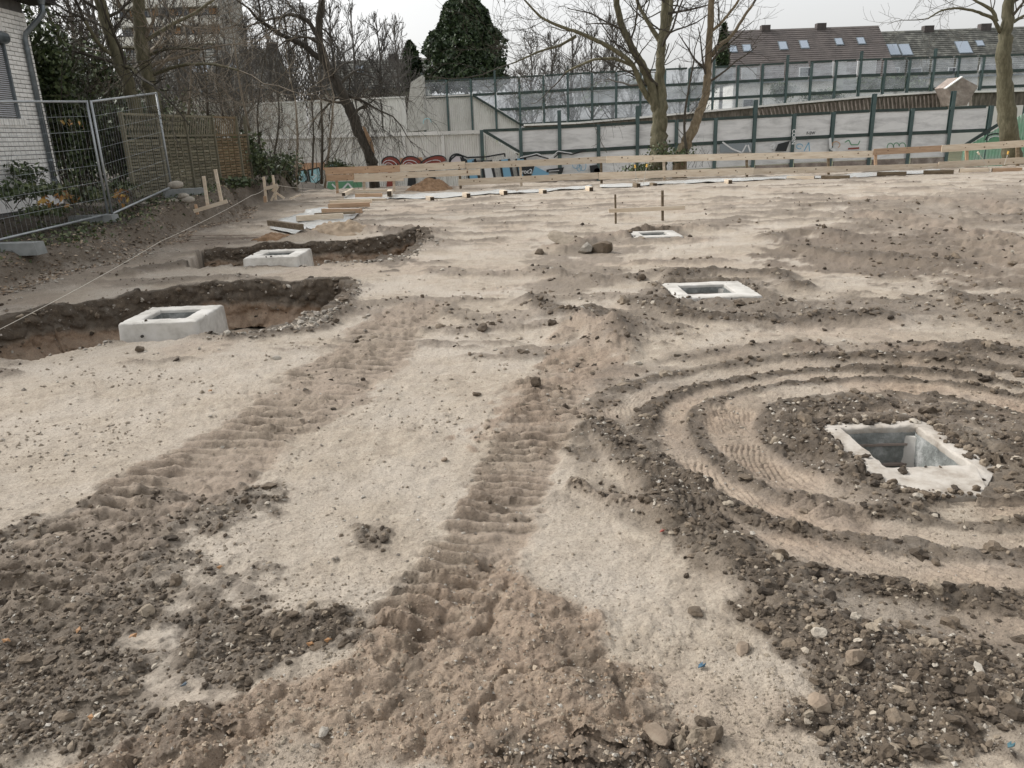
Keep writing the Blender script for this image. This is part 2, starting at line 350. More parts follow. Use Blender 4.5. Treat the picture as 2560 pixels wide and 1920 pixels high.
def sdf_poly(x, y, P):
    ins = np.zeros(x.shape, bool); j = len(P) - 1
    for i in range(len(P)):
        xi, yi = P[i]; xj, yj = P[j]; ins ^= ((yi > y) != (yj > y)) & (x < (xj - xi) * (y - yi) / (yj - yi + 1e-12) + xi); j = i
    d, _, _ = seg_dist(x, y, np.vstack([P, P[:1]])); return np.where(ins, d, -d)
def build_pit_wall(P, dep, i0, i1, seed):
    Q = P[i0:i1]; L = np.concatenate([[0], np.cumsum(np.hypot(*np.diff(Q, axis=0).T))]); n = int(L[-1] / .016); u = np.linspace(0, L[-1], n)
    X = np.interp(u, L, Q[:, 0]); Y = np.interp(u, L, Q[:, 1])
    kx = np.ones(9) / 9; X[6:-6] = np.convolve(X, kx, 'same')[6:-6]; Y[6:-6] = np.convolve(Y, kx, 'same')[6:-6]
    tx, ty = np.gradient(X), np.gradient(Y); l = np.hypot(tx, ty); nx_, ny_ = ty / l, -tx / l      # points into the pit for a clockwise rim
    c = P.mean(0); sg = np.sign(((c[0] - X) * nx_ + (c[1] - Y) * ny_).mean()); nx_ *= sg; ny_ *= sg
    rows = 44; v = np.linspace(0, 1, rows)[:, None]; U = np.broadcast_to(u[None], (rows, n)); V = np.broadcast_to(v, (rows, n))
    scal = (fbm(U * 2.5, V * 0, seed, 3) - .5) * .22
    big = (fbm(U * 2.2, V * 2.2, seed + 3, 4) - .5) * .20; med = (lumps(U * 8, V * 4.5, seed + 7) - .3) * .075 + (lumps(U * 19, V * 10, seed + 8) - .3) * .025 + (fbm(U * 14, V * 8, seed + 9, 3) - .5) * .03
    off = -.12 * (V < .02) + (V > .02) * (scal * (1 - V * .5) + .02 + V * .14 + big * V + med * np.clip(V * 6, 0, 1) + ss(.7, 1, V) * .12)
    XX = X + nx_ * off; YY = Y + ny_ * off; z0 = terrain(X - nx_ * .10, Y - ny_ * .10)
    ZZ = z0 + .008 - .012 * (V < .02) - np.clip((V - .03) / .97, 0, 1) * (dep + .03) + (fbm(U * 5, V * 3, seed + 20, 3) - .5) * .05 * (V > .03) * (1 - V)
    mb = MB(); i = np.arange(rows - 1)[:, None] * n; j = np.arange(n - 1)[None]
    mb.add(np.stack([XX, YY, ZZ], -1).reshape(-1, 3), f4=np.stack([i + j, i + n + j, i + n + j + 1, i + j + 1], -1).reshape(-1, 4))
    me = mb.mesh('pit_wall', M_soil, True); a = me.color_attributes.new('soil', 'FLOAT_COLOR', 'POINT')
    k = fbm(U * 1.4, V * 1.2, seed + 30, 3); br = ss(.42 + .5 * (k - .5), .62 + .5 * (k - .5), V)
    dk = np.clip(.95 - br * .85 + (med * 4), 0, 1); cl = np.clip(br * .95, 0, 1)
    a.data.foreach_set('color', np.stack([dk, cl, np.ones_like(dk), 0 * dk], -1).astype(np.float32).ravel())
    rg = np.random.default_rng(seed); k = 520; ii = (rg.random(k) ** 1.4 * (rows - 4)).astype(int) + 3; jj = rg.integers(2, n - 2, k)
    WALL_PEB.append(np.stack([XX[ii, jj] + rg.normal(0, .004, k), YY[ii, jj], ZZ[ii, jj]], -1)); return me
WALL_PEB = []
def build_ground():
    nx, nr = 930, 790
    s = np.linspace(-1, 1, nx); t = .80 * s + .42 * s ** 5
    inv = np.linspace(1 / 1.42, 1 / 31.5, nr)
    Yr = np.concatenate([np.linspace(.25, 1.38, 12), 1 / inv, np.linspace(32.2, 36, 8)])
    X = t[None, :] * (Yr[:, None] + .05); Y = np.broadcast_to(Yr[:, None], X.shape)
    X = X.copy(); Y = Y.copy()
    z, churn, dark, clay, garden, mud = terrain(X, Y, True)
    gy = np.abs(np.gradient(z, axis=0)) / (np.gradient(Y, axis=0) + 1e-6); steep = ss(.6, 1.6, gy) * (churn > .25) * .3
    wn = (fbm(X * 7, z * 9 + Y * 3, 201, 4) - .5); X = X + steep * .05 * (vn(z * 24, Y * 11, 203) - .5); Y = Y + steep * .26 * wn + steep * .05 * (lumps(X * 12, z * 14 + 5, 205) - .4)
    n = X.size; me = bpy.data.meshes.new('site_ground')
    V = np.stack([X, Y, z], -1).reshape(-1, 3).astype(np.float32)
    ny = len(Yr)
    i = np.arange(ny - 1)[:, None] * nx; j = np.arange(nx - 1)[None, :]
    Fq = np.stack([i + j, i + j + 1, i + nx + j + 1, i + nx + j], -1).reshape(-1, 4)
    me.vertices.add(n); me.vertices.foreach_set('co', V.ravel())
    me.loops.add(Fq.size); me.loops.foreach_set('vertex_index', Fq.ravel().astype(np.int32))
    me.polygons.add(len(Fq)); me.polygons.foreach_set('loop_start', (np.arange(len(Fq)) * 4).astype(np.int32))
    try: me.polygons.foreach_set('loop_total', np.full(len(Fq), 4, np.int32))
    except Exception: pass
    me.polygons.foreach_set('use_smooth', np.ones(len(Fq), bool))
    me.update(calc_edges=True)
    a = me.color_attributes.new('soil', 'FLOAT_COLOR', 'POINT')
    c = np.stack([dark, clay, churn, garden], -1).reshape(-1, 4).astype(np.float32)
    a.data.foreach_set('color', c.ravel())
    return me

# ------------------------------------------------------------------ materials
def nodes(name):
    m = bpy.data.materials.new(name); m.use_nodes = True; t = m.node_tree
    b = t.nodes['Principled BSDF']; return m, t, b
def ramp(t, fac, stops):
    r = t.nodes.new('ShaderNodeValToRGB'); e = r.color_ramp.elements
    while len(e) < len(stops): e.new(.5)
    for k, (p, c) in enumerate(stops): e[k].position = p; e[k].color = (*c, 1) if len(c) == 3 else c
    t.links.new(fac, r.inputs[0]); return r.outputs[0]
def noise(t, scale, detail=4, rough=.55, vec=None, dist=0):
    n = t.nodes.new('ShaderNodeTexNoise'); n.inputs['Scale'].default_value = scale
    n.inputs['Detail'].default_value = detail; n.inputs['Roughness'].default_value = rough; n.inputs['Distortion'].default_value = dist
    if vec is not None: t.links.new(vec, n.inputs['Vector'])
    return n.outputs['Fac']
def mixc(t, fac, a, b, mode='MIX'):
    m = t.nodes.new('ShaderNodeMix'); m.data_type = 'RGBA'; m.blend_type = mode
    for k, v in ((0, fac), (6, a), (7, b)):
        if hasattr(v, 'is_output'): t.links.new(v, m.inputs[k])
        elif k == 0: m.inputs[0].default_value = v
        else: m.inputs[k].default_value = (*v, 1)
    return m.outputs[2]
def math_(t, op, a, b=0.0, clamp=False):
    m = t.nodes.new('ShaderNodeMath'); m.operation = op; m.use_clamp = clamp
    for k, v in ((0, a), (1, b)):
        if hasattr(v, 'is_output'): t.links.new(v, m.inputs[k])
        else: m.inputs[k].default_value = v
    return m.outputs[0]
def objvec(t, sc3=(1, 1, 1)):
    c = t.nodes.new('ShaderNodeTexCoord'); mp = t.nodes.new('ShaderNodeMapping'); mp.inputs['Scale'].default_value = sc3
    t.links.new(c.outputs['Object'], mp.inputs['Vector']); return mp.outputs[0]
def bump(t, b, h, strength=.4, dist=.02):
    n = t.nodes.new('ShaderNodeBump'); n.inputs['Strength'].default_value = strength; n.inputs['Distance'].default_value = dist
    t.links.new(h, n.inputs['Height']); t.links.new(n.outputs[0], b.inputs['Normal'])
def mat(name, c1, c2=None, scale=3, rough=.8, stretch=(1, 1, 1), bumpd=.004, detail=6, vary=.25, metal=0, c3=None, alpha=None):
    m, t, b = nodes(name)
    v = objvec(t, stretch); f = noise(t, scale, detail, .65, v)
    c2 = c2 or tuple(x * .7 for x in c1)
    st = [(.32, c2), (.62, c1)] if not c3 else [(.28, c2), (.5, c1), (.72, c3)]
    col = ramp(t, f, st)
    oi = t.nodes.new('ShaderNodeObjectInfo'); rr = math_(t, 'MULTIPLY_ADD', oi.outputs['Random'], vary)
    rr.node.inputs[2].default_value = 1 - vary / 2
    cc = t.nodes.new('ShaderNodeCombineColor')
    for k in range(3): t.links.new(rr, cc.inputs[k])
    col = mixc(t, 1.0, col, cc.outputs[0], 'MULTIPLY')
    t.links.new(col, b.inputs['Base Color']); b.inputs['Roughness'].default_value = rough; b.inputs['Metallic'].default_value = metal
    if bumpd: bump(t, b, noise(t, scale * 4, 5, .7, v), .6, bumpd)
    return m

def soil_material():
    m, t, b = nodes('soil')
    a = t.nodes.new('ShaderNodeAttribute'); a.attribute_name = 'soil'
    sep = t.nodes.new('ShaderNodeSeparateColor'); t.links.new(a.outputs['Color'], sep.inputs[0])
    dark, clay, churn = sep.outputs[0], sep.outputs[1], sep.outputs[2]; garden = a.outputs['Alpha']
    g = t.nodes.new('ShaderNodeNewGeometry'); P = g.outputs['Position']
    n1 = noise(t, 1.1, 7, .62, P); n2 = noise(t, 9, 8, .7, P); n3 = noise(t, 60, 6, .75, P); n4 = noise(t, 260, 3, .7, P)
    sand = ramp(t, n2, [(.30, (.27, .225, .175)), (.52, (.36, .305, .24)), (.72, (.44, .385, .31))])
    sand = mixc(t, ramp(t, n1, [(.42, (0, 0, 0)), (.62, (1, 1, 1))]), sand, (.41, .36, .30))
    dk = ramp(t, n2, [(.3, (.034, .026, .018)), (.5, (.078, .059, .041)), (.72, (.155, .122, .088))])
    cl = ramp(t, n2, [(.3, (.16, .105, .066)), (.55, (.30, .21, .14)), (.75, (.41, .32, .23))])
    gd = ramp(t, n2, [(.3, (.030, .024, .017)), (.6, (.075, .060, .042)), (.8, (.15, .12, .085))])
    k1 = math_(t, 'ADD', clay, math_(t, 'MULTIPLY', math_(t, 'SUBTRACT', n1, .5), 1.3), True)
    k1 = math_(t, 'MULTIPLY', k1, ramp(t, clay, [(.02, (0, 0, 0)), (.35, (1, 1, 1))]))
    col = mixc(t, k1, sand, cl)
    k2 = math_(t, 'ADD', dark, math_(t, 'MULTIPLY', math_(t, 'SUBTRACT', n2, .5), 1.5), True)
    k2 = math_(t, 'MULTIPLY', k2, ramp(t, dark, [(.02, (0, 0, 0)), (.3, (1, 1, 1))]))
    col = mixc(t, k2, col, dk); col = mixc(t, garden, col, gd)
    grain = ramp(t, n3, [(.28, (.62, .60, .58)), (.5, (1, 1, 1)), (.75, (1.22, 1.2, 1.18))])
    col = mixc(t, .75, col, grain, 'MULTIPLY')
    peb = t.nodes.new('ShaderNodeTexVoronoi'); peb.inputs['Scale'].default_value = 55; t.links.new(P, peb.inputs['Vector'])
    pm = ramp(t, peb.outputs['Distance'], [(.10, (1, 1, 1)), (.16, (0, 0, 0))])
    sepc = t.nodes.new('ShaderNodeSeparateColor'); t.links.new(peb.outputs['Color'], sepc.inputs[0])
    pm = math_(t, 'MULTIPLY', pm, ramp(t, sepc.outputs[0], [(.80, (0, 0, 0)), (.86, (1, 1, 1))]))
    col = mixc(t, math_(t, 'MULTIPLY', pm, .8), col, ramp(t, sepc.outputs[1], [(.2, (.10, .085, .07)), (.6, (.36, .32, .27)), (.9, (.55, .52, .47))]))
    t.links.new(col, b.inputs['Base Color'])
    rg = math_(t, 'MULTIPLY_ADD', k1, -.22); rg.node.inputs[2].default_value = .92
    t.links.new(rg, b.inputs['Roughness'])
    sp2 = noise(t, 100, 6, .85, P, .6); col = mixc(t, .75, col, ramp(t, sp2, [(.38, (.30, .27, .25)), (.47, (1, 1, 1)), (.66, (1.05, 1.05, 1.05))]), 'MULTIPLY'); t.links.new(col, b.inputs['Base Color'])
    h = math_(t, 'ADD', math_(t, 'MULTIPLY', n3, .5), math_(t, 'MULTIPLY', n4, .22)); h = math_(t, 'ADD', h, math_(t, 'MULTIPLY', pm, .2))
    h = math_(t, 'ADD', h, math_(t, 'MULTIPLY', noise(t, 22, 6, .7, P), .9))
    bump(t, b, h, .75, .022)
    return m
M_soil = soil_material()
def island_mat(name, stops, sc_=22, bd=.008):
    m, t, b = nodes(name); g = t.nodes.new('ShaderNodeNewGeometry'); col = ramp(t, g.outputs['Random Per Island'], stops)
    f = noise(t, sc_, 6, .7, objvec(t)); col = mixc(t, .8, col, ramp(t, f, [(.3, (.6, .58, .56)), (.5, (1, 1, 1)), (.7, (1.3, 1.28, 1.25))]), 'MULTIPLY')
    t.links.new(col, b.inputs['Base Color']); b.inputs['Roughness'].default_value = .93; bump(t, b, noise(t, sc_ * 5, 4, .7, objvec(t)), .7, bd); return m
M_clod = island_mat('clod_soil', [(0, (.040, .030, .021)), (.45, (.095, .072, .050)), (.8, (.16, .125, .09)), (.95, (.27, .225, .17)), (1, (.42, .38, .32))])
M_stone = island_mat('stone', [(0, (.14, .12, .10)), (.4, (.30, .27, .23)), (.85, (.38, .35, .30)), (1, (.50, .47, .42))])
M_conc = mat('concrete', (.50, .48, .44), (.30, .28, .25), 4, .85, bumpd=.004, c3=(.60, .58, .55))
M_conc_dirty = mat('muddy_concrete', (.39, .355, .31), (.17, .135, .10), 4.5, .9, bumpd=.012, detail=9, c3=(.50, .47, .43))
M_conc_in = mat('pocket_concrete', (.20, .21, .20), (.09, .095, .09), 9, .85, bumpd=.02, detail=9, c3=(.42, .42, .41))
M_conc_old = mat('old_concrete', (.27, .22, .19), (.15, .125, .105), 2.5, .9, bumpd=.004, c3=(.44, .39, .34))
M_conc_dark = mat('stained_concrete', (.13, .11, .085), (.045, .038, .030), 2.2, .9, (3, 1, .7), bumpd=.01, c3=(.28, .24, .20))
M_wood = mat('new_timber', (.62, .52, .40), (.48, .38, .27), 3, .65, (.6, 6, 6), bumpd=.002, vary=.35, c3=(.70, .62, .50))
M_wood_red = mat('reddish_timber', (.50, .34, .22), (.36, .23, .14), 3, .6, (.6, 6, 6), bumpd=.002)
M_wood_dark = mat('old_timber', (.16, .12, .075), (.075, .055, .035), 4, .85, (1, 5, 5), bumpd=.004, vary=.5, c3=(.26, .21, .15))
M_wood_end = mat('timber_end', (.07, .05, .03), (.03, .02, .014), 8, .9)
M_knot = mat('knot', (.16, .09, .045), (.08, .045, .025), 10, .8)
M_galv = mat('galvanised', (.42, .44, .45), (.30, .32, .33), 6, .45, bumpd=.0, metal=.6, vary=.05)
M_base = mat('base_block', (.24, .25, .245), (.16, .17, .165), 5, .9, bumpd=.004)
M_brick = mat('white_brick', (.80, .79, .76), (.68, .66, .62), 9, .8, bumpd=.003, vary=.16)
M_mortar = mat('mortar', (.16, .155, .15), (.10, .10, .095), 9, .95)
M_plaster = mat('plinth_render', (.70, .69, .67), (.58, .57, .55), 2, .9)
M_shut = mat('shutter', (.56, .58, .62), (.46, .48, .52), 3, .5, bumpd=0)
M_zinc = mat('zinc', (.22, .25, .27), (.12, .14, .155), 4, .4, metal=.5, bumpd=.001)
M_dwood = mat('eaves_board', (.055, .05, .045), (.03, .028, .025), 5, .7)
M_rooft = mat('roof_tile', (.09, .075, .07), (.05, .042, .04), 3, .8)
M_roof_br = mat('brown_roof_tile', (.115, .098, .090), (.075, .064, .060), 1.2, .75, bumpd=.01, vary=.12)
M_roof_dk = mat('mossy_roof_tile', (.085, .085, .075), (.04, .042, .036), 1.5, .85, bumpd=.01, vary=.3, c3=(.22, .22, .19))
M_wallw = mat('house_render', (.82, .79, .73), (.74, .71, .65), .5, .9, bumpd=0)
M_wallg = mat('dull_render', (.36, .34, .31), (.25, .24, .22), .5, .9, bumpd=0)
M_winfr = mat('window_frame', (.7, .7, .7), (.6, .6, .6), 3, .5, bumpd=0)
M_winbl = mat('window_blind', (.50, .49, .48), (.44, .43, .42), 1, .6, bumpd=0)
M_balc = mat('balcony_orange', (.55, .33, .18), (.42, .24, .13), .6, .8, bumpd=0)
M_post = mat('steel_post', (.075, .12, .115), (.05, .08, .08), 2, .5, bumpd=.001, vary=.1)
M_rail = mat('steel_rail', (.035, .06, .052), (.022, .035, .032), 2, .55, bumpd=.001, vary=.1)
M_clad = mat('cladding', (.74, .72, .68), (.62, .60, .56), 1.2, .6, bumpd=.001, vary=.06)
M_cladg = mat('green_graffiti_cladding', (.30, .50, .36), (.40, .45, .40), 1.4, .6, bumpd=.001, c3=(.12, .36, .20))
M_cap = mat('capping', (.78, .76, .72), (.66, .64, .60), 2, .6)
M_bark_g = mat('green_bark', (.115, .105, .062), (.06, .055, .033), 6, .9, (2, 2, .6), bumpd=.01, c3=(.19, .17, .115))
M_bark_d = mat('dark_bark', (.042, .036, .027), (.020, .018, .014), 8, .95, (3, 3, .5), bumpd=.015, c3=(.09, .075, .06))
M_bark_o = mat('lichen_bark', (.15, .115, .07), (.07, .055, .038), 7, .9, (2, 2, .7), bumpd=.01, c3=(.24, .20, .14))
M_splint = mat('split_wood', (.34, .22, .13), (.22, .14, .08), 8, .8, (4, 4, .5))
M_twig = mat('twig', (.065, .055, .04), (.04, .034, .026), 9, .9, bumpd=0, vary=.4)
M_twig_l = mat('pale_twig', (.24, .20, .15), (.14, .115, .085), 9, .9, bumpd=0, vary=.3)
M_twig_far = mat('far_twig', (.10, .09, .08), (.07, .064, .056), 9, .9, bumpd=0)
M_fence = mat('weathered_slat', (.16, .15, .105), (.09, .085, .06), 5, .9, (1, 5, 8), bumpd=.003, vary=.5, c3=(.25, .20, .13))
M_fence_w = mat('warm_slat', (.19, .14, .08), (.12, .085, .048), 5, .9, (1, 5, 8), bumpd=.003, vary=.4)
M_rope = mat('cord', (.62, .58, .50), (.5, .46, .4), 20, .9, bumpd=0)
M_rebar = mat('rebar', (.30, .25, .21), (.18, .12, .09), 20, .7, bumpd=0, metal=.4)
M_steelbolt = mat('steel', (.3, .3, .3), (.2, .2, .2), 9, .5, metal=.7)
M_rot = mat('red_cap', (.55, .09, .06), (.45, .07, .05), 5, .5)
M_yel = mat('yellow_cap', (.70, .42, .08), (.6, .35, .07), 5, .5)
def leafmat(name, a, b, c=None):
    m, t, bs = nodes(name); g = t.nodes.new('ShaderNodeNewGeometry')
    col = ramp(t, g.outputs['Random Per Island'], [(.0, b), (.55, a), (1, c or tuple(x * 1.6 for x in a))])
    t.links.new(col, bs.inputs['Base Color']); bs.inputs['Roughness'].default_value = .55
    return m
M_leaf = leafmat('ivy_leaf', (.052, .078, .026), (.020, .032, .012), (.12, .15, .06))
M_conif = leafmat('conifer_spray', (.036, .060, .024), (.014, .026, .010), (.08, .115, .045))
M_hedge = leafmat('hedge_leaf', (.06, .10, .035), (.03, .05, .02), (.13, .17, .07))
M_yleaf = leafmat('autumn_leaf', (.42, .22, .06), (.28, .12, .04), (.50, .36, .10))
M_dleaf = leafmat('dead_leaf', (.26, .13, .05), (.16, .07, .03), (.34, .20, .07))
M_litter = leafmat('leaf_litter', (.20, .13, .07), (.09, .055, .03), (.42, .33, .24))
M_grass = leafmat('weed', (.06, .085, .03), (.03, .04, .015), (.16, .17, .08))
def foil_mat():
    m, t, b = nodes('foil'); v = objvec(t, (1, 3, 1)); f = noise(t, 5, 5, .6, v, .8)
    t.links.new(ramp(t, f, [(.35, (.44, .46, .45)), (.6, (.58, .57, .54))]), b.inputs['Base Color'])
    b.inputs['Roughness'].default_value = .22; bump(t, b, f, .6, .03); return m
M_foil = foil_mat()
def pane_mat(name, tint, rough, ribs, trans, base):
    m, t, b = nodes(name)
    v = objvec(t); wv = t.nodes.new('ShaderNodeTexWave'); wv.bands_direction = 'Z'; wv.inputs['Scale'].default_value = ribs; wv.inputs['Distortion'].default_value = .3
    t.links.new(v, wv.inputs['Vector'])
    oi = t.nodes.new('ShaderNodeObjectInfo')
    n = noise(t, .8, 4, .6, v)
    gr = ramp(t, noise(t, 1.3, 7, .7, objvec(t, (.5, 1, 2.2)), .5), [(.3, tuple(c * .62 for c in base)), (.55, base), (.8, tuple(min(1, c * 1.05) for c in base))]); t.links.new(gr, b.inputs['Base Color']); b.inputs['Roughness'].default_value = rough
    tr = t.nodes.new('ShaderNodeBsdfTransparent'); tr.inputs[0].default_value = (*tint, 1)
    mx = t.nodes.new('ShaderNodeMixShader'); out = t.nodes['Material Output']
    fac = math_(t, 'MULTIPLY', wv.outputs['Fac'], .22); fac = math_(t, 'ADD', fac, 1 - trans)
    fac = math_(t, 'ADD', fac, math_(t, 'MULTIPLY', math_(t, 'SUBTRACT', oi.outputs['Random'], .5), .25))
    fac = math_(t, 'ADD', fac, math_(t, 'MULTIPLY', math_(t, 'SUBTRACT', n, .5), .5), True)
    t.links.new(fac, mx.inputs[0]); t.links.new(tr.outputs[0], mx.inputs[1]); t.links.new(b.outputs[0], mx.inputs[2])
    t.links.new(mx.outputs[0], out.inputs['Surface']); return m
M_pane = pane_mat('clear_ribbed_pane', (.95, .965, .98), .15, 18, .84, (.82, .84, .88))
M_pane_w = pane_mat('milky_pane', (.9, .9, .92), .35, 14, .16, (.80, .79, .78))
M_glass, _t, _b = nodes('window_glass'); _b.inputs['Base Color'].default_value = (.06, .07, .085, 1); _b.inputs['Roughness'].default_value = .06
M_sky_glass, _t, _b = nodes('skylight_glass'); _b.inputs['Base Color'].default_value = (.42, .48, .55, 1); _b.inputs['Roughness'].default_value = .04; _b.inputs['Metallic'].default_value = .6
def flat(name, c, r=.6):
    m, t, b = nodes(name); b.inputs['Base Color'].default_value = (*c, 1); b.inputs['Roughness'].default_value = r; return m
P_blk = flat('paint_black', (.02, .022, .024)); P_wht = flat('paint_white', (.72, .72, .72)); P_blu = flat('paint_blue', (.20, .40, .55)); M_scrap = flat('scrap_blue', (.035, .09, .14))
P_red = flat('paint_red', (.24, .05, .035)); P_grn = flat('paint_green', (.12, .28, .16)); P_tan = flat('paint_tan', (.50, .30, .18)); P_cyan = flat('paint_cyan', (.35, .58, .62))
P_pink = flat('paint_pale', (.62, .56, .58))

# ------------------------------------------------------------------ the setting
ground = put('site_ground', build_ground(), kind='structure'); ground.data.materials.append(M_soil)
put('pit_wall', build_pit_wall(PIT1, .50, 0, 7, 400), kind='structure')
put('pit_wall', build_pit_wall(PIT2, .42, 0, 7, 450), kind='structure')
def far_ground():
    mb = MB(); n = 40; rr = [29, 45, 80, 160, 400, 1200]
    xs = np.linspace(-1, 1, 41) ; ys = np.concatenate([np.linspace(35.5, 60, 8), np.linspace(70, 200, 8), [400, 1200]])
    X, Y = np.meshgrid(xs, ys); X = X * (60 + Y * 1.2); Z = -1.3 + (fbm(X * .1, Y * .1, 7, 3) - .5) * .4
    nx = 41; i = np.arange(len(ys) - 1)[:, None] * nx; j = np.arange(nx - 1)[None, :]
    mb.add(np.stack([X, Y, Z], -1), f4=np.stack([i + j, i + j + 1, i + nx + j + 1, i + nx + j], -1).reshape(-1, 4)); return mb
M_grassg = mat('rough_grass', (.07, .075, .035), (.04, .04, .02), .8, .95, bumpd=.05, c3=(.12, .11, .06))
put('far_ground', far_ground(), M_grassg, kind='structure', smooth=True)
mb = MB(); mb.add([(-60, -60, -.06), (60, -60, -.06), (60, .3, -.06), (-60, .3, -.06)], f4=[(0, 1, 2, 3)])
put('ground_behind', mb, mat('plain_soil', (.30, .25, .19), (.2, .165, .12), 1.0, .95, bumpd=.02), kind='structure')
mb = MB()
mb.add([(-60, .3, -.06), (-1.3, .3, -.06), (-37, 36, -.06), (-60, 36, .3)], f4=[(0, 1, 2, 3)])
mb.add([(1.3, .3, -.06), (60, .3, -.06), (60, 36, -.06), (37, 36, -.06)], f4=[(0, 1, 2, 3)])
put('ground_beside', mb, M_grassg, kind='structure')

def hz(x, y): return float(terrain(np.array([float(x)]), np.array([float(y)]))[0])
def hza(x, y): return terrain(np.asarray(x, float), np.asarray(y, float))

# ------------------------------------------------------------------ scattered clods and gravel
ICO_V = None
def ico():
    p = (1 + 5 ** .5) / 2
    v = np.array([(-1, p, 0), (1, p, 0), (-1, -p, 0), (1, -p, 0), (0, -1, p), (0, 1, p), (0, -1, -p), (0, 1, -p), (p, 0, -1), (p, 0, 1), (-p, 0, -1), (-p, 0, 1)], float)
    v /= np.linalg.norm(v[0])
    f = np.array([(0, 11, 5), (0, 5, 1), (0, 1, 7), (0, 7, 10), (0, 10, 11), (1, 5, 9), (5, 11, 4), (11, 10, 2), (10, 7, 6), (7, 1, 8), (3, 9, 4), (3, 4, 2), (3, 2, 6), (3, 6, 8), (3, 8, 9), (4, 9, 5), (2, 4, 11), (6, 2, 10), (8, 6, 7), (9, 8, 1)])
    return v, f
def ico2():
    v, f = ico(); v = list(map(tuple, v)); c = {}; nf = []
    def mid(a, b):
        k = (min(a, b), max(a, b))
        if k not in c:
            m = (np.array(v[a]) + np.array(v[b])); m /= np.linalg.norm(m); v.append(tuple(m)); c[k] = len(v) - 1
        return c[k]
    for a, b, d in f:
        x, y, z = mid(a, b), mid(b, d), mid(d, a); nf += [(a, x, z), (b, y, x), (d, z, y), (x, y, z)]
    return np.array(v), np.array(nf)
IV, IF = ico(); IV2, IF2 = ico2()
OV = np.array([(1, 0, 0), (0, 1, 0), (-1, 0, 0), (0, -1, 0), (0, 0, 1), (0, 0, -1)], float); OF = np.array([(0, 1, 4), (1, 2, 4), (2, 3, 4), (3, 0, 4), (1, 0, 5), (2, 1, 5), (3, 2, 5), (0, 3, 5)])
def many(mb, P, S, rng, hi=False, flat_=.7):
    V, Fc = (IV2, IF2) if hi is True else ((OV, OF) if hi == 'o' else (IV, IF))
    n = len(P); k = len(V)
    j = 1 + (rng.random((n, k, 1)) - .5) * (.62 if hi is True else .8)
    vv = V[None] * j * (np.array([1, 1, flat_]) * (1 + (rng.random((n, 1, 3)) - .5) * .7)) * S[:, None, None]
    a = rng.random(n) * 6.283; ca, sa = np.cos(a)[:, None], np.sin(a)[:, None]
    tx = (rng.random(n)[:, None] - .5) * .9
    z2 = vv[..., 2] + tx * vv[..., 0]
    vv = np.stack([vv[..., 0] * ca - vv[..., 1] * sa, vv[..., 0] * sa + vv[..., 1] * ca, z2], -1) + P[:, None, :]
    f = (Fc[None] + (np.arange(n) * k)[:, None, None]).reshape(-1, 3)
    mb.add(vv.reshape(-1, 3), f3=f)
def scatter(n, weight, smin, smax, seed, hi=False, power=2.2, ylim=(1.5, 26), sink=.25):
    rng = np.random.default_rng(seed)
    u = rng.random(n * 6); t = rng.uniform(-.95, .95, n * 6)
    y = 1 / (1 / ylim[0] + (1 / ylim[1] - 1 / ylim[0]) * u); x = t * y
    z, churn, dark, clay, garden, mud = terrain(x, y, True)
    wgt = weight(x, y, churn, dark, clay, garden, mud)
    inside = np.zeros(len(x), bool)
    for (x0, x1, y0, y1, zt) in COLLARS: inside |= (x > x0 - .02) & (x < x1 + .02) & (y > y0 - .02) & (y < y1 + .02)
    k = (rng.random(len(x)) < wgt) & ~inside; x, y, z, dark = x[k][:n], y[k][:n], z[k][:n], dark[k][:n]
    s = smin + (smax - smin) * rng.random(len(x)) ** power
    s = s * np.clip(y / 3.6, .7, 1.9)
    return np.stack([x, y, z + s * (.5 - sink)], -1), s, rng
MASSES = []
M_claycrumb = island_mat('clay_crumb', [(0, (.13, .09, .06)), (.5, (.27, .20, .14)), (1, (.40, .33, .25))])
P, S, r_ = scatter(16000, lambda x, y, c, d, cl, g, m: np.clip(d * c * 1.1 - .05, .0, 1) * (1 - m) * (g < .4), .0025, .016, 1, sink=.3)
mb = MB(); k_ = S > np.quantile(S, .4); many(mb, P[k_], S[k_], r_); many(mb, P[~k_], S[~k_], r_, 'o'); put('soil_clods', mb, M_clod, kind='stuff')
P, S, r_ = scatter(1100, lambda x, y, c, d, cl, g, m: np.clip(d * c * 1.0, .0, 1) * (1 - m) * (g < .4) * .7, .009, .034, 2, power=4, sink=.35)
mb = MB(); many(mb, P, S, r_, True); put('large_soil_clods', mb, M_clod, kind='stuff')
P, S, r_ = scatter(3500, lambda x, y, c, d, cl, g, m: m * .9 + 0 * x, .0025, .014, 23, power=3, ylim=(1.5, 3.6), sink=.35)
mb = MB(); many(mb, P, S, r_, 'o'); put('clay_crumbs', mb, M_claycrumb, kind='stuff')
P, S, r_ = scatter(300, lambda x, y, c, d, cl, g, m: np.clip(c * d, 0, 1) * (y < 3.2) * (x > .3) * (g < .3) * .8, .014, .040, 21, power=2.6, ylim=(1.5, 3.3), sink=.35)
mb = MB(); many(mb, P, S, r_, True, .75); put('earth_lumps', mb, M_clod, kind='stuff')
P, S, r_ = scatter(9000, lambda x, y, c, d, cl, g, m: .03 + .05 * m + .9 * (c * d + .15) * ss(.48, .7, fbm(x * 2.1, y * 2.1, 601, 4)), .002, .012, 3, power=4)
mb = MB(); many(mb, P, S, r_, 'o'); put('gravel', mb, M_stone, kind='stuff')
M_sandclod = mat('sand_crumb', (.32, .27, .21), (.2, .165, .12), 20, .95, bumpd=.006, vary=.2)
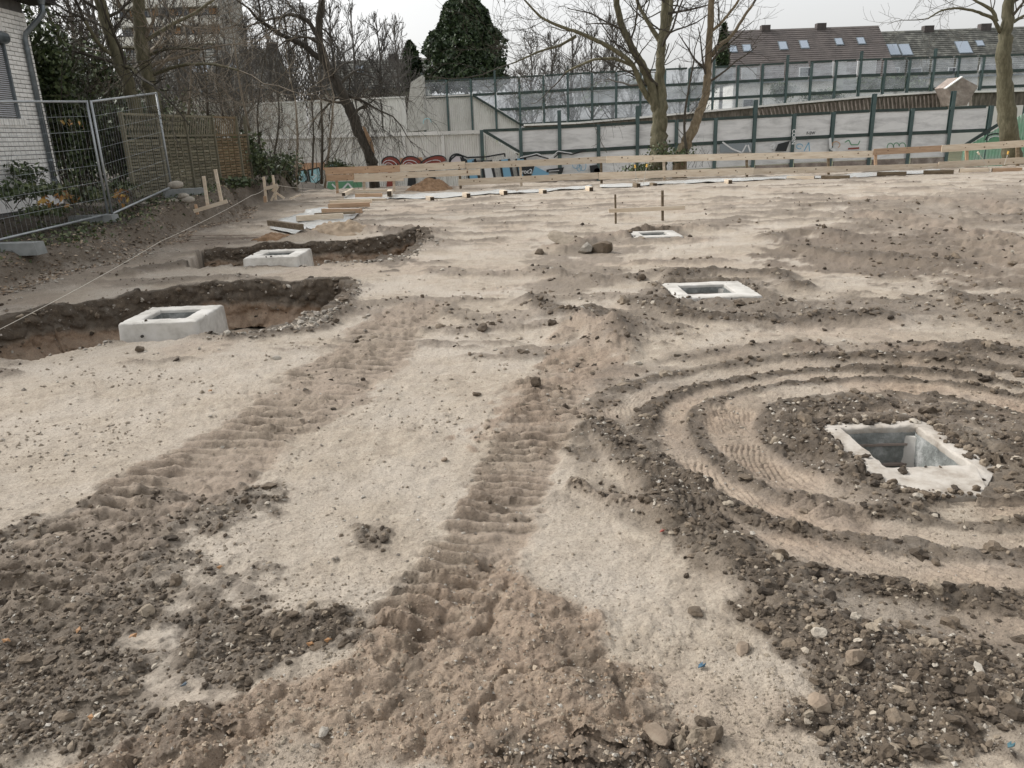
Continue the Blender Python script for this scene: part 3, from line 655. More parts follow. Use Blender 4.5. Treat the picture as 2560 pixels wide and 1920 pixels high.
P, S, r_ = scatter(15000, lambda x, y, c, d, cl, g, m: (1 - d) * (.12 + .25 * m + .75 * ss(.45, .7, fbm(x * 1.6, y * 1.6, 501, 4))) * (g < .3) + 0 * x, .0018, .011, 4, power=3.5)
mb = MB(); many(mb, P, S, r_, 'o'); put('sand_crumbs', mb, M_sandclod, kind='stuff')
# pebbles along the pit rims
def rim_peb(pts, n, seed, s0, s1, wd):
    rng = np.random.default_rng(seed); pts = np.array(pts); i = rng.integers(0, len(pts) - 1, n); t = rng.random((n, 1))
    q = pts[i] * (1 - t) + pts[i + 1] * t + rng.normal(0, wd, (n, 2)); z = hza(q[:, 0], q[:, 1]); s = s0 + (s1 - s0) * rng.random(n) ** 2.5
    return np.column_stack([q, z + s * .35]), s, rng
mb = MB()
for pts, n, sd, a, b_, wd in (([(-2.65, 6.82), (-2.3, 6.85), (-1.9, 7.2), (-1.8, 7.6)], 330, 5, .005, .030, .10), ([(-1.9, 7.3), (-1.75, 8.6), (-1.85, 9.4)], 200, 6, .005, .022, .1),
                              ([(-2.8, 10.85), (-2, 10.9), (-1.5, 11.5), (-1.4, 12.8)], 280, 7, .008, .034, .13), ([(-4.5, 6.3), (-3.8, 6.6), (-3.5, 6.75)], 80, 8, .008, .03, .08),
                              ([(-6.2, 9.4), (-6.15, 11.5), (-6.05, 13.5)], 300, 9, .006, .032, .2)):
    P, S, r_ = rim_peb(pts, n, sd, a, b_, wd); many(mb, P, S, r_, False, .65)
put('rim_pebbles', mb, M_stone, kind='stuff')

P = np.vstack(WALL_PEB); rng = np.random.default_rng(9); mb = MB(); many(mb, P[::2], .004 + .018 * rng.random(len(P[::2])) ** 3, rng, True, .8); put('stones_in_pit_walls', mb, M_stone, kind='stuff')
mb = MB(); many(mb, P[1::2], .008 + .030 * rng.random(len(P[1::2])) ** 2, rng, True, .8); put('clods_in_pit_walls', mb, M_clod, kind='stuff')
# single stones that stand out
def rock(px, py, size, label, m=M_stone, seed=0, name='rock', cat='rock', sq=(1.2, .9, .7), zz=0.0):
    size = size * (.78 if py > 900 else .9); rng = np.random.default_rng(seed + 100); p = G(px * K22, py * K22, zz); x, y = p[0], p[1]; z = hz(x, y)
    V = IV2.copy(); V *= (1 + (rng.random((len(V), 1)) - .5) * .38); 
    for _ in range(3):
        n = rng.normal(0, 1, 3); n /= np.linalg.norm(n); d = V @ n; V -= np.maximum(d - .62, 0)[:, None] * n * .9
    V = V * np.array(sq) * size
    mb = MB(); mb.add(V, f3=IF2)
    o = put(name, mb, m, smooth=False, loc=(x, y, z + size * .38), label=label, category=cat); o.rotation_euler = (rng.random() * .4, rng.random() * .4, rng.random() * 6)
    return o
M_stone_b = mat('brownish_stone', (.22, .17, .125), (.13, .10, .07), 12, .9, bumpd=.008, c3=(.30, .25, .19))
rock(1605, 1410, .034, 'brown fist-sized stone at the right edge of the pale sandy strip, dark gap beside it', M_stone_b, 1)
rock(1500, 1330, .032, 'dark flat stone half sunk in the pale sandy strip', M_clod, 2, sq=(1.4, 1, .5))
rock(1770, 1530, .050, 'large rough lump of earth at the lower right, biggest in the rubble', M_stone_b, 3, cat='clod', name='earth_lump')
rock(1840, 1450, .045, 'upright angular earth lump above the big one in the rubble', M_stone_b, 4, cat='clod', name='earth_lump', sq=(.8, .9, 1.1))
rock(1420, 1585, .038, 'flat brown slab of clay at the bottom of the pale strip', M_stone_b, 5, cat='clod', name='earth_lump', sq=(1.8, .9, .45))
rock(2020, 1222, .022, 'small round dark pebble alone on the smooth track at the right', M_clod, 6)
rock(1590, 1190, .018, 'pale pebble, left one of a pair above the rubble', M_stone, 7)
rock(1624, 1185, .016, 'pale pebble, right one of a pair above the rubble', M_stone, 8)
rock(700, 1588, .022, 'pale round pebble in the wet clay at the bottom', M_stone, 9)
rock(2110, 1480, .020, 'whitish elongated stone in the dark rubble at the right', M_stone, 10, sq=(1.8, .8, .6))
rock(2130, 1560, .026, 'grey-white stone near the lower right corner', M_stone_b, 11)
rock(1300, 548, .16, 'big dark soil lump beside the farthest concrete collar', M_clod, 12, name='earth_lump', cat='clod', sq=(1.3, .8, .75))
rock(1265, 548, .13, 'grey boulder left of the farthest concrete collar', M_stone, 13, sq=(1.2, .9, .8))
rock(1165, 553, .09, 'dark stone alone left of the boulders in the middle distance', M_clod, 14)
rock(1215, 536, .14, 'wide pale clay slab left of the grey boulder', M_sandclod, 15, name='earth_lump', cat='clod', sq=(2.4, 1.3, .35))
rock(303, 760, .05, 'dark wet clod in front of the nearer left collar', M_clod, 16, sq=(1.5, .8, .6), name='earth_lump', cat='clod')
rock(598, 777, .035, 'small grey stone on the sand right of the nearer left collar', M_stone, 17)
rock(960, 998, .025, 'small brown stone in the middle of the sandy path', M_stone_b, 18)
rock(1030, 855, .030, 'dark pebble on the sandy path beside the centre track', M_clod, 19)
rock(1170, 660, .035, 'dark pebble near the ring of clods left of the middle collar', M_clod, 20)
rock(1275, 915, .035, 'dark clod standing at the edge of the right churned soil', M_clod, 21, name='earth_lump', cat='clod', sq=(.8, .8, 1.2))
rock(1080, 700, .03, 'small stone on the sandy path beyond the centre track', M_stone_b, 22)
def glass_shard(px, py, label, s, m):
    p = G(px * K22, py * K22); z = hz(p[0], p[1]); mb = MB()
    mb.prism([(-s, -.5 * s, -.2 * s), (-.2 * s, -.9 * s, .5 * s), (.5 * s, -.5 * s, .1 * s), (s, .1 * s, .6 * s), (.2 * s, .2 * s, .1 * s), (.4 * s, .7 * s, .5 * s), (-.5 * s, .6 * s, -.1 * s)], (0, 0, s * .12)); put('plastic_scrap', mb, m, loc=(p[0], p[1], z + .01), label=label, category='scrap')
glass_shard(1516, 1440, 'crumpled blue plastic scrap on the pale sandy strip', .014, M_scrap)
glass_shard(400, 1488, 'blue-grey plastic scrap in the rubble at the lower left', .012, flat('bluegrey', (.08, .11, .14)))
glass_shard(2180, 1630, 'blue-green plastic scrap in the rubble at the lower right corner', .012, flat('bluegreen', (.04, .10, .12)))
glass_shard(1430, 1163, 'tiny brick-red fragment right of the centre track', .012, P_red)

# ------------------------------------------------------------------ pocket foundations
def collar(i, label, inner, slab=False):
    x0, x1, y0, y1, zt = COLLARS[i]; base = np.array([(x0 + x1) / 2, (y0 + y1) / 2, -.5])
    t = thing('pocket_foundation', label, 'concrete collar', base, 'square concrete pocket foundations in the ground')
    ix0, ix1, iy0, iy1 = inner; zb = -.62; fl = .035
    rng = np.random.default_rng(i)
    def ringpts(a, b, c, d, z, n=14, j=.004):
        q = []
        for (p0, p1) in (((a, c), (b, c)), ((b, c), (b, d)), ((b, d), (a, d)), ((a, d), (a, c))):
            for k in range(n):
                u = k / n; q.append((p0[0] + (p1[0] - p0[0]) * u + rng.normal(0, j), p0[1] + (p1[1] - p0[1]) * u + rng.normal(0, j), z + rng.normal(0, j)))
        return np.array(q)
    jj = .007 if slab else .003; c = .018
    rings = [ringpts(x0 - fl, x1 + fl, y0 - fl, y1 + fl, zb, j=jj), ringpts(x0, x1, y0, y1, zt - c, j=jj), ringpts(x0 + c, x1 - c, y0 + c, y1 - c, zt, j=jj * .6),
             ringpts(ix0 - .012, ix1 + .012, iy0 - .012, iy1 + .012, zt, j=jj * .4), ringpts(ix0, ix1, iy0, iy1, zt - .015, j=jj * .4), ringpts(ix0 + .03, ix1 - .03, iy0 + .03, iy1 - .03, zb, j=.003)]
    if i == 3:
        for q in rings[:3]:
            cut = np.clip((q[:, 0] - 2.10) - (q[:, 1] - 3.14) * .9, 0, 1); q[:, 0] -= cut * .75; q[:, 1] += cut * .25
            cut = np.clip(.20 - (q[:, 0] - 1.70) - (q[:, 1] - 3.14) * .9, 0, 1); q[:, 0] += cut * .5; q[:, 1] += cut * .3
    mb = Local(base); n = len(rings[0]); V = np.vstack(rings); f = []
    for r in range(5):
        for k in range(n): f.append((r * n + k, r * n + (k + 1) % n, (r + 1) * n + (k + 1) % n, (r + 1) * n + k))
    mb.add(V, f4=f); co = put('collar', mb, M_conc_dirty if slab else M_conc, t, True)
    md = co.modifiers.new('s', 'WEIGHTED_NORMAL')
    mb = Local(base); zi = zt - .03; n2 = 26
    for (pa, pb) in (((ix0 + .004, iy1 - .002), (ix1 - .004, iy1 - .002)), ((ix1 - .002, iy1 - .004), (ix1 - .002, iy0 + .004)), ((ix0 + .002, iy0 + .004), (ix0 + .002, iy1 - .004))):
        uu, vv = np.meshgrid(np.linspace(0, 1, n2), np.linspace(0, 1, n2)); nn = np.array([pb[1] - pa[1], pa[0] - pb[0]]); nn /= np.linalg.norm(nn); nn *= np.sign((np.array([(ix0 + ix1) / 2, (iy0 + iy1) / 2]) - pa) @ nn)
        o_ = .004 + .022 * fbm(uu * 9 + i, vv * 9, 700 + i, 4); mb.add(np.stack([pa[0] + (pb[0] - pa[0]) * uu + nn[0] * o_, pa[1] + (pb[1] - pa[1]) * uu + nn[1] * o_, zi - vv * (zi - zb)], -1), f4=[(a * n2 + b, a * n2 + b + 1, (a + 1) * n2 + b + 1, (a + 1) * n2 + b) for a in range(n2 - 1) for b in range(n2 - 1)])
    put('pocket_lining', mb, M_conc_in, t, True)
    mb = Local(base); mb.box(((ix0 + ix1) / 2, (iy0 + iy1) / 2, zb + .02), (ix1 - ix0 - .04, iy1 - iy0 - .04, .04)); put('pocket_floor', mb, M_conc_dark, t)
    # ledges left by the formwork boards on the back wall and the right wall
    for k, zz in enumerate((zt - .10, zt - .22, zt - .36)):
        mb = Local(base); mb.box(((ix0 + ix1) / 2, iy1 - .004 - .006 * k, zz), (ix1 - ix0 - .03, .05, .012)); put('formwork_ridge', mb, M_conc_old, t)
    mb = Local(base); mb.box((ix1 - .012, (iy0 + iy1) / 2, zt - .25), (.05, iy1 - iy0 - .06, .012)); put('formwork_ridge', mb, M_conc_old, t)
    mb = Local(base); mb.prism([(ix1 - .07, iy1 - .012, zt - .05), (ix1 - .012, iy1 - .012, zt - .05), (ix1 - .012, iy1 - .06, zt - .05)], (0, 0, -.5)); put('corner_fillet', mb, M_conc, t)
    return t
collar(0, 'concrete collar standing out of the nearer left pit', (-3.43, -3.03, 7.06, 7.47))
collar(1, 'concrete collar standing out of the farther left pit', (-3.51, -3.11, 10.98, 11.42))
collar(2, 'flush square concrete collar right of the sandy path in the middle distance', (1.86, 2.36, 7.84, 8.34))
collar(3, 'nearest concrete collar, rough and half buried inside the ring of wheel tracks', (1.84, 2.25, 3.47, 4.00), True)
collar(4, 'farthest concrete collar beside the boulders', (2.2, 2.62, 12.5, 12.95))
M_tie = mat('tie_hole_shade', (.05, .045, .04)); o_ = bpy.data.objects['pocket_foundation']; mb = Local(tuple(o_.location)); mb.tube([(-3.37, 6.885, .02), (-3.37, 6.870, .02)], .014, 9); put('tie_hole_shade', mb, M_tie, o_)  # raised disc, its dark colour stands in for the shade inside the hole
rng = np.random.default_rng(77); mb = MB()
for ci, cnt in ((3, 520), (2, 60), (0, 26), (1, 16), (4, 12)):
    x0, x1, y0, y1, zt = COLLARS[ci]; n = cnt * 4; x = rng.uniform(x0 - .02, x1 + .02, n); y = rng.uniform(y0 - .02, y1 + .02, n)
    inn = [(-3.43, -3.03, 7.06, 7.47), (-3.51, -3.11, 10.98, 11.42), (1.86, 2.36, 7.84, 8.34), (1.84, 2.25, 3.47, 4.00), (2.2, 2.62, 12.5, 12.95)][ci]
    e = np.minimum(np.minimum(x - x0, x1 - x), np.minimum(y - y0, y1 - y)); k = ~((x > inn[0] - .01) & (x < inn[1] + .01) & (y > inn[2] - .01) & (y < inn[3] + .01))
    wgt = np.clip(1.1 - e / .07, .05, 1) * ss(.35, .6, fbm(x * 7, y * 7, 800, 3) + (.22 * (y > inn[3]) + .2 * (x > inn[1]) if ci == 3 else 0)); k &= rng.random(n) < wgt
    x, y = x[k][:cnt], y[k][:cnt]; S = .003 + .017 * rng.random(len(x)) ** 2.5 * (1.3 if ci == 3 else .8); many(mb, np.column_stack([x, y, zt + S * .3]), S, rng, True, .7)
put('soil_on_collars', mb, M_clod, kind='stuff')

# ------------------------------------------------------------------ timber
def plank_mesh(t, A, B, h, thick, m, knots=0, base=(0, 0, 0), name='board', up=(0, 0, 1)):
    mb = Local(base); mb.beam(A, B, thick, h, up); o = put(name, mb, m, t)
    rng = np.random.default_rng(int(abs(A[0] * 97 + B[0] * 13 + A[2] * 7)) % 9999)
    A = np.asarray(A, float); B = np.asarray(B, float)
    if knots:
        mb = Local(base)
        for k in range(knots):
            u = rng.random(); q = A + (B - A) * u; q = q + np.array([0, -thick / 2 - .002, rng.uniform(-.35, .35) * h]); s = rng.uniform(.012, .026)
            th = np.linspace(0, 2 * math.pi, 8)[:-1]
            mb.prism([q + np.array([math.cos(a) * s * 1.3, 0, math.sin(a) * s]) for a in th], (0, .004, 0))
        put('knot', mb, M_knot, o)
    return o
def YB_(px): return float(np.interp(px, [800, 2600], [26.6, 28.7]))
bar = thing('plank_barrier', 'long low barrier of raw planks on stakes across the back of the plot', 'barrier', (0, 26.4, 0))
BB = (0, 26.4, 0); YB = 26.4
def brd(px0, py0, px1, py1, hpx, m=M_wood, dy=0.0, kn=6, th=.03):
    A = at(px0, py0, YB_(px0) + dy); B = at(px1, py1, YB_(px1) + dy); h = hpx / F_PX * YB * 1.03
    return plank_mesh(bar, A, B, h, th, m, kn, BB)
brd(813, 428, 1000, 421, 16, M_wood_red, kn=5); brd(1000.5, 421, 1163, 412, 16, M_wood, kn=4)
brd(816, 445, 885, 443, 14, M_wood_red, kn=2); brd(885.5, 443, 1201, 430, 14, M_wood, -.035, kn=6)
brd(884, 452, 1010, 449, 6, M_wood, -.08, kn=0)
brd(1164, 415, 1515, 399, 15, M_wood, -.035, kn=9); brd(1516, 399, 2183, 385, 16, M_wood, 0, kn=16)
brd(2184, 380, 2353, 371, 15, M_wood_red, -.035, kn=4); brd(2354, 372, 2700, 350, 17, M_wood, 0, kn=6)
brd(1146, 456, 1496, 439, 15, M_wood, 0, kn=8); brd(1497, 440, 1884, 428, 17, M_wood, -.035, kn=9); brd(1885, 429, 2345, 416, 15, M_wood, 0, kn=8); brd(2346, 413, 2700, 393, 16, M_wood, -.035, kn=6)
for (px, y0, y1, wd, m) in ((842, 438, 484, 6, M_wood_red), (909, 418, 478, 6, M_wood), (984, 418, 480, 6, M_wood), (1504, 397, 464, 6, M_wood_dark), (1661, 400, 458, 6, M_wood), (1302, 412, 470, 6, M_wood), (1868, 388, 440, 6, M_wood_dark), (2072, 380, 436, 6, M_wood_dark), (2190, 378, 430, 7, M_wood_red), (2418, 370, 425, 8, M_wood_red), (2545, 360, 415, 8, M_wood_dark), (1150, 420, 474, 6, M_wood_dark)):
    A = at(px - 1.5, y0, YB_(px) + .06); B = at(px + (px < 1500) * 2, y1, YB_(px) + .06); B[2] = min(B[2], -.1)
    mb = Local(BB); mb.beam(A, B, wd / F_PX * YB, .05, (0, 1, 0)); put('post', mb, m, bar)

# squared timbers lying on the sheeting
blocks = [(1075, 492, 8, 30, M_wood), (1166, 486, 8, 30, M_wood), (1259, 482, 10, 60, M_wood), (1357, 477, 14, 55, M_wood), (1473, 470, 16, 60, M_wood), (1591, 463, 18, 55, M_wood_dark), (1633, 460, 20, 60, M_wood_dark), (1820, 451, 22, 60, M_wood),
          (2001, 441, 30, 75, M_wood), (2088, 439, 34, 70, M_wood_dark), (2228, 434, 42, 75, M_wood_dark), (2345, 430, 42, 80, M_wood_dark), (2434, 425, 46, 80, M_wood), (2516, 422, 70, 85, M_wood_red)]
ordn = ['leftmost', 'second', 'third', 'fourth', 'fifth', 'sixth', 'seventh', 'eighth', 'ninth', 'tenth', 'eleventh', 'twelfth', 'thirteenth', 'rightmost']
for i, (px, py, wpx, ang, m) in enumerate(blocks):
    p = G(px, py); d = math.hypot(p[0], p[1]); L = .55 if i < 8 else .85
    p = G(px, py + 8); z = hz(p[0], p[1]) + .06
    tone = 'dark old' if m is M_wood_dark else ('reddish' if m is M_wood_red else 'raw pale')
    o = thing('squared_timber', f'{ordn[i]} of the short squared timbers lying in a row before the plank barrier, {tone}' if 0 < i < 13 else f'{ordn[i]} short squared timber of the row before the plank barrier, {tone}', 'timber', (p[0], p[1], z), 'short squared timbers in a row before the plank barrier', rad(-(i - 3) * 3 + 100 if i < 8 else 150 + (i - 8) * 3))
    mb = MB(); mb.box((0, 0, 0), (L, .12, .12)); put('beam', mb, m, o)
    for sx in (-1, 1):
        mb = MB(); mb.box((sx * (L / 2 + .0015), 0, 0), (.004, .112, .112)); put('end_grain', mb, M_wood_end, o)
# plastic sheeting strip
def sheet(pts, label, seed, n=40, wz=.02):
    P = np.array([G(*p)[:2] for p in pts]); h = len(P) // 2; A = P[:h]; B = P[h:][::-1]
    u = np.linspace(0, h - 1, n); ia = np.clip(u.astype(int), 0, h - 2); fu = (u - ia)[:, None]
    a = A[ia] * (1 - fu) + A[ia + 1] * fu; b = B[ia] * (1 - fu) + B[ia + 1] * fu
    v = np.linspace(0, 1, 9)[:, None, None]; Q = a[None] * (1 - v) + b[None] * v
    z = hza(Q[..., 0], Q[..., 1]) + .012 + wz * fbm(Q[..., 0] * 2 + seed, Q[..., 1] * 4, seed, 3)
    V = np.concatenate([Q, z[..., None]], -1).reshape(-1, 3); i = np.arange(8)[:, None] * n; j = np.arange(n - 1)[None]
    mb = MB(); mb.add(V, f4=np.stack([i + j, i + j + 1, i + n + j + 1, i + n + j], -1).reshape(-1, 4))
    o = put('plastic_sheet', mb, M_foil, smooth=True, label=label, category='sheeting')
    md = o.modifiers.new('thickness', 'SOLIDIFY'); md.thickness = .003
sheet([(860, 488), (1050, 486), (1300, 478), (1480, 466), (1480, 474), (1300, 486), (1050, 497), (860, 500)], 'long pale plastic sheet under the left row of squared timbers', 3)
sheet([(1500, 464), (1750, 451), (2000, 441), (2350, 428), (2350, 436), (2000, 449), (1750, 460), (1500, 473)], 'pale plastic sheet under the right row of squared timbers', 4)
sheet([(672, 576), (720, 548), (800, 520), (912, 528), (870, 560), (770, 598)], 'wrinkled clear plastic sheet under the stacked timbers on the left', 5, wz=.05)

# timbers stacked on the left
def laid(px0, py0, px1, py1, h, label, m, zc=0.0, wdt=.10):
    A = G(px0, py0, zc); B = G(px1, py1, zc); za = max(hz(A[0], A[1]), hz(B[0], B[1])) + .04; A[2] = B[2] = za + zc + h / 2
    c = (A + B) / 2; o = thing('loose_timber', label, 'timber', c)
    mb = Local(c); mb.beam(A, B, wdt, h); put('beam', mb, m, o)
    d = (A - B) / np.linalg.norm(A - B); mb = Local(c); mb.beam(A + d * .0005, A + d * .004, wdt * .94, h * .94); put('end_grain', mb, M_wood_end, o)
laid(678, 588, 757, 601, .10, 'front dark-sided beam at the near end of the sheet on the left', M_wood_dark)
laid(743, 563, 860, 556, .11, 'pale beam lying on the sheet, nearest of the pale ones', M_wood)
laid(788, 549, 890, 544, .05, 'thin dark batten behind the nearest pale beam', M_wood_dark)
laid(808, 541, 905, 541, .10, 'reddish beam behind the thin dark batten', M_wood_red)
laid(822, 524, 925, 520, .11, 'stained pale beam in the middle of the timber pile', M_wood_red)
laid(826, 514, 930, 511, .10, 'dark-ended beam behind the stained one', M_wood)
laid(845, 504, 965, 503, .06, 'flat board near the back of the timber pile', M_wood)
laid(890, 495, 955, 494, .10, 'reddish beam near the back of the timber pile', M_wood_red)
laid(888, 486, 968, 484, .08, 'rearmost beam of the timber pile', M_wood)
laid(860, 497, 884, 484, .10, 'short beam pointing to the viewer at the back left of the pile', M_wood)
laid(974, 494, 977, 489, .16, 'short upright block at the back right of the pile', M_wood, wdt=.14)

# batter boards (setting-out frames)
def stake(t, base, px0, py0, px1, py1, Y, wd, m=M_wood, name='stake', th=.04):
    A = at(px0, py0, Y); B = at(px1, py1, Y); mb = Local(base); mb.beam(A, B, wd, th, (0, 1, 0)); return put(name, mb, m, t)
Yf = 15.6; b0 = at(525, 520, Yf); t = thing('setting_out_frame', 'two raw stakes with a low slanting board beside the woven fence', 'frame', b0)
stake(t, b0, 509, 440, 520, 518, Yf, .055); stake(t, b0, 538, 423, 555, 508, Yf + .03, .055); stake(t, b0, 489, 511, 494, 536, Yf, .045, M_wood_red)
mb = Local(b0); mb.beam(at(485, 528, Yf - .06), at(568, 503, Yf - .06), .03, .07); put('board', mb, M_wood, t)
Yf = 21.5; b0 = at(680, 500, Yf); t = thing('setting_out_frame', 'braced setting-out frame of raw battens at the far left corner of the plot', 'frame', b0)
stake(t, b0, 659, 442, 666, 505, Yf, .06); stake(t, b0, 682, 438, 690, 500, Yf + .03, .055); stake(t, b0, 662, 490, 663, 506, Yf - .05, .07, M_wood_red)
mb = Local(b0); mb.beam(at(661, 472, Yf - .06), at(694, 463, Yf - .06), .03, .09); put('board', mb, M_wood, t)
mb = Local(b0); mb.beam(at(695, 466, Yf - .1), at(678, 502, Yf - .1), .03, .05); put('brace', mb, M_wood, t)
mb = Local(b0); mb.beam(at(680, 475, Yf + .08), at(711, 496, Yf + .08), .03, .05); put('brace', mb, M_wood, t)
mb = MB(); a = at(725, 497, 23.5); b = at(751, 487, 24.5); mb.beam(a, b, .03, .05); put('loose_batten', mb, M_wood, label='single thin batten lying on the dark slope right of the braced frame', category='timber')
Yf = 14.9; b0 = G(1600, 556); t = thing('setting_out_frame', 'two thin dark stakes carrying one pale board in the middle of the plot', 'frame', b0)
stake(t, b0, 1538, 486, 1539.5, 562, Yf, .035, M_wood_dark); stake(t, b0, 1656, 476, 1656.5, 556, Yf, .045, M_wood_dark)
mb = Local(b0); mb.beam(at(1522, 527, Yf - .04), at(1712, 519, Yf - .04), .03, .075); put('board', mb, M_wood, t)

# cords
def cord(pts, label, r=.004):
    P = np.array(pts); Q = []
    for a, b in zip(P[:-1], P[1:]):
        for u in np.linspace(0, 1, 12)[:-1]: Q.append(a + (b - a) * u + np.array([0, 0, -.10 * u * (1 - u)]))
    Q.append(P[-1]); mb = MB(); mb.tube(Q, r, 5); put('cord', mb, M_rope, label=label, category='cord')
cord([at(-30, 838, 7.2), at(400, 604, 11.2), at(630, 488, 15.6), at(662, 472, 21.4)], 'long pale cord stretched along the left side of the plot over the pits', .003)
cord([at(693, 463, 21.4), at(800, 473, 24), at(1010, 480, 26.2)], 'pale cord from the braced frame towards the plank barrier', .006)
# steel rods
for i, (a, b, lab) in enumerate((((450, 612), (650, 606), 'lowest'), ((455, 604), (655, 602), 'middle'), ((470, 597), (665, 594), 'upper'))):
    A = G(*a); B = G(*b); A[2] = hz(A[0], A[1]) + .035; B[2] = hz(B[0], B[1]) + .035; mb = MB(); mb.tube([A, (A + B) / 2 + (0, 0, .01), B], .006, 6)
    put('steel_rod', mb, M_rebar, label=f'{lab} of three thin steel rods lying behind the nearer pits', category='rod')
# marker rods with coloured heads in front of the barrier
for px, py, qx, qy, m, lab in ((1616, 418, 1608, 463, M_yel, 'yellow-headed thin rod leaning at the barrier, right of the other one'), (1588, 420, 1592, 462, M_yel, 'thin upright rod with pale yellow head at the barrier'), (2448, 386, 2475, 425, M_wood, 'pale stick leaning through the barrier near the right tree'), (2519, 386, 2511, 412, M_yel, 'yellow-headed rod at the barrier by the right tree')):
    A = at(px, py, 25.6); B = at(qx, qy, 25.6); c = B; t = thing('marker_rod', lab, 'rod', c); mb = Local(c); mb.tube([A, B], .010, 5); put('rod', mb, M_rope, t)
    mb = Local(c); mb.tube([A + (A - B) * .0, A + (A - B) / np.linalg.norm(A - B) * .10], .028, 7); put('head', mb, m, t)
# spoil heap behind the barrier
def heap(px, py, wx, wy, h, label, m, seed, Y=None):
    c = G(px, py); n = 34; u = np.linspace(-1, 1, n); X, Yy = np.meshgrid(u, u); r = np.hypot(X, Yy)
    x = c[0] + X * wx; y = c[1] + Yy * wy; z0 = hza(x, y)
    z = z0 - .05 + h * np.clip(1 - r ** 1.3, -.05, 1) * (.7 + .6 * fbm(x * 2, y * 2, seed, 3)) + lumps(x * 9, y * 9, seed) * .06 * (r < 1.05)
    V = np.stack([x - c[0], y - c[1], z], -1).reshape(-1, 3); i = np.arange(n - 1)[:, None] * n; j = np.arange(n - 1)[None]
    mb = MB(); mb.add(V, f4=np.stack([i + j, i + j + 1, i + n + j + 1, i + n + j], -1).reshape(-1, 4))
    put('soil_heap', mb, m, loc=(c[0], c[1], 0), label=label, category='soil heap', smooth=True)
M_heap = mat('brown_soil', (.26, .16, .09), (.13, .08, .045), 9, .95, bumpd=.03, c3=(.36, .25, .16))
heap(1072, 476, .85, .55, .45, 'brown heap of soil under the plank barrier, left of its middle', M_heap, 3)
heap(842, 590, .55, .45, .16, 'low heap of sand at the end of the timber pile', mat('sand_heap', (.36, .28, .20), (.24, .18, .12), 9, .95, bumpd=.02), 4)
heap(680, 602, .38, .28, .12, 'small dark heap of lumps in front of the stacked timbers', M_heap, 5)

# ------------------------------------------------------------------ mesh site fence
def site_panel(A, B, zA, zB, label, hgt=2.0):
    """A,B base points (x,y); mesh panel of tubes and wires"""
    A = np.array([A[0], A[1], zA]); B = np.array([B[0], B[1], zB]); U = np.array([0, 0, 1.0]); L = np.linalg.norm(B - A)
    t = thing('site_fence_panel', label, 'mesh fence', A)
    for P in (A, B):
        mb = Local(A); mb.tube([P, P + U * (hgt + .02)], .021, 10); put('upright', mb, M_galv, t, True)
    for h in (.06, hgt): 
        mb = Local(A); mb.tube([A + U * h, B + U * h], .020, 8); put('rail', mb, M_galv, t, True)
    mb = Local(A); n = int(L / .11)
    for k in range(1, n):
        p = A + (B - A) * k / n; mb.tube([p + U * .06, p + U * hgt], .0018, 3, False)
    put('vertical_wires', mb, M_galv, t, kind='stuff')
    for h in (.35, .64, .93, 1.22, 1.51, 1.76):
        mb = Local(A); mb.tube([A + U * h, B + U * h], .0024, 4, False); put('wire', mb, M_galv, t)
    return t
P0 = at(282, 543, 14.5); P1 = at(430, 474, 17.6); Pm = at(-60, 628, 11.2)
site_panel((P0[0], P0[1]), (P1[0], P1[1]), P0[2], P1[2], 'right mesh fence panel, in front of the woven wooden fence')
Pq = P0 + np.array([-.06, -.03, 0]); d = (Pm - Pq); 
site_panel((Pq[0], Pq[1]), (Pm[0], Pm[1]), Pq[2], Pm[2] + .02, 'left mesh fence panel, in front of the white brick house')
def fence_foot(p, rz, label):
    zz = max(p[2] - .13, max(hz(p[0] + a, p[1] - .12) for a in (-.35, 0, .35)) - .05)
    t = thing('fence_foot', label, 'fence foot', (p[0], p[1], zz), 'heavy feet of the mesh fence', rz)
    mb = MB(); mb.box((0, 0, .075), (.86, .24, .17), taper=.06); put('block', mb, M_base, t)
    for sx in (-.2, 0, .2):
        mb = MB(); mb.tube([(sx, 0, .150), (sx, 0, .156)], .035, 10); put('socket', mb, M_galv, t)
fence_foot(P0 + (-.35 + .05, -.1, 0), rad(-4), 'long grey foot block under the joint of the two mesh panels')
fence_foot(P1 + (.25, 0, -.02), rad(35), 'grey foot block at the far end of the right mesh panel')
pl = at(30, 628, 10.9); fence_foot(np.array([pl[0] + .0, pl[1], pl[2] + .05]), rad(-2), 'grey foot block at the left edge under the left mesh panel')
for k, (px, py, s, lab) in enumerate(((440, 462, .13, 'rounded stone lying on the foot block at the far end of the mesh fence'), (458, 490, .10, 'pale stone below the far foot block'), (470, 500, .12, 'white stone, larger, on the bank left of the slanting board'), (436, 505, .11, 'flat pale stone on the bank below the mesh fence'), (405, 515, .12, 'grey stone on the bank below the mesh fence'), (380, 520, .08, 'small light stone on the bank near the mesh panel'), (362, 510, .07, 'smallest light stone on the bank near the mesh panel'))):
    p = at(px, py, 16.6); rng = np.random.default_rng(k); V = IV2 * (1 + (rng.random((42, 1)) - .5) * .25) * np.array([1.2, .9, .65]) * s
    mb = MB(); mb.add(V, f3=IF2); put('bank_stone', mb, M_stone, smooth=True, loc=tuple(p), label=lab, category='rock')

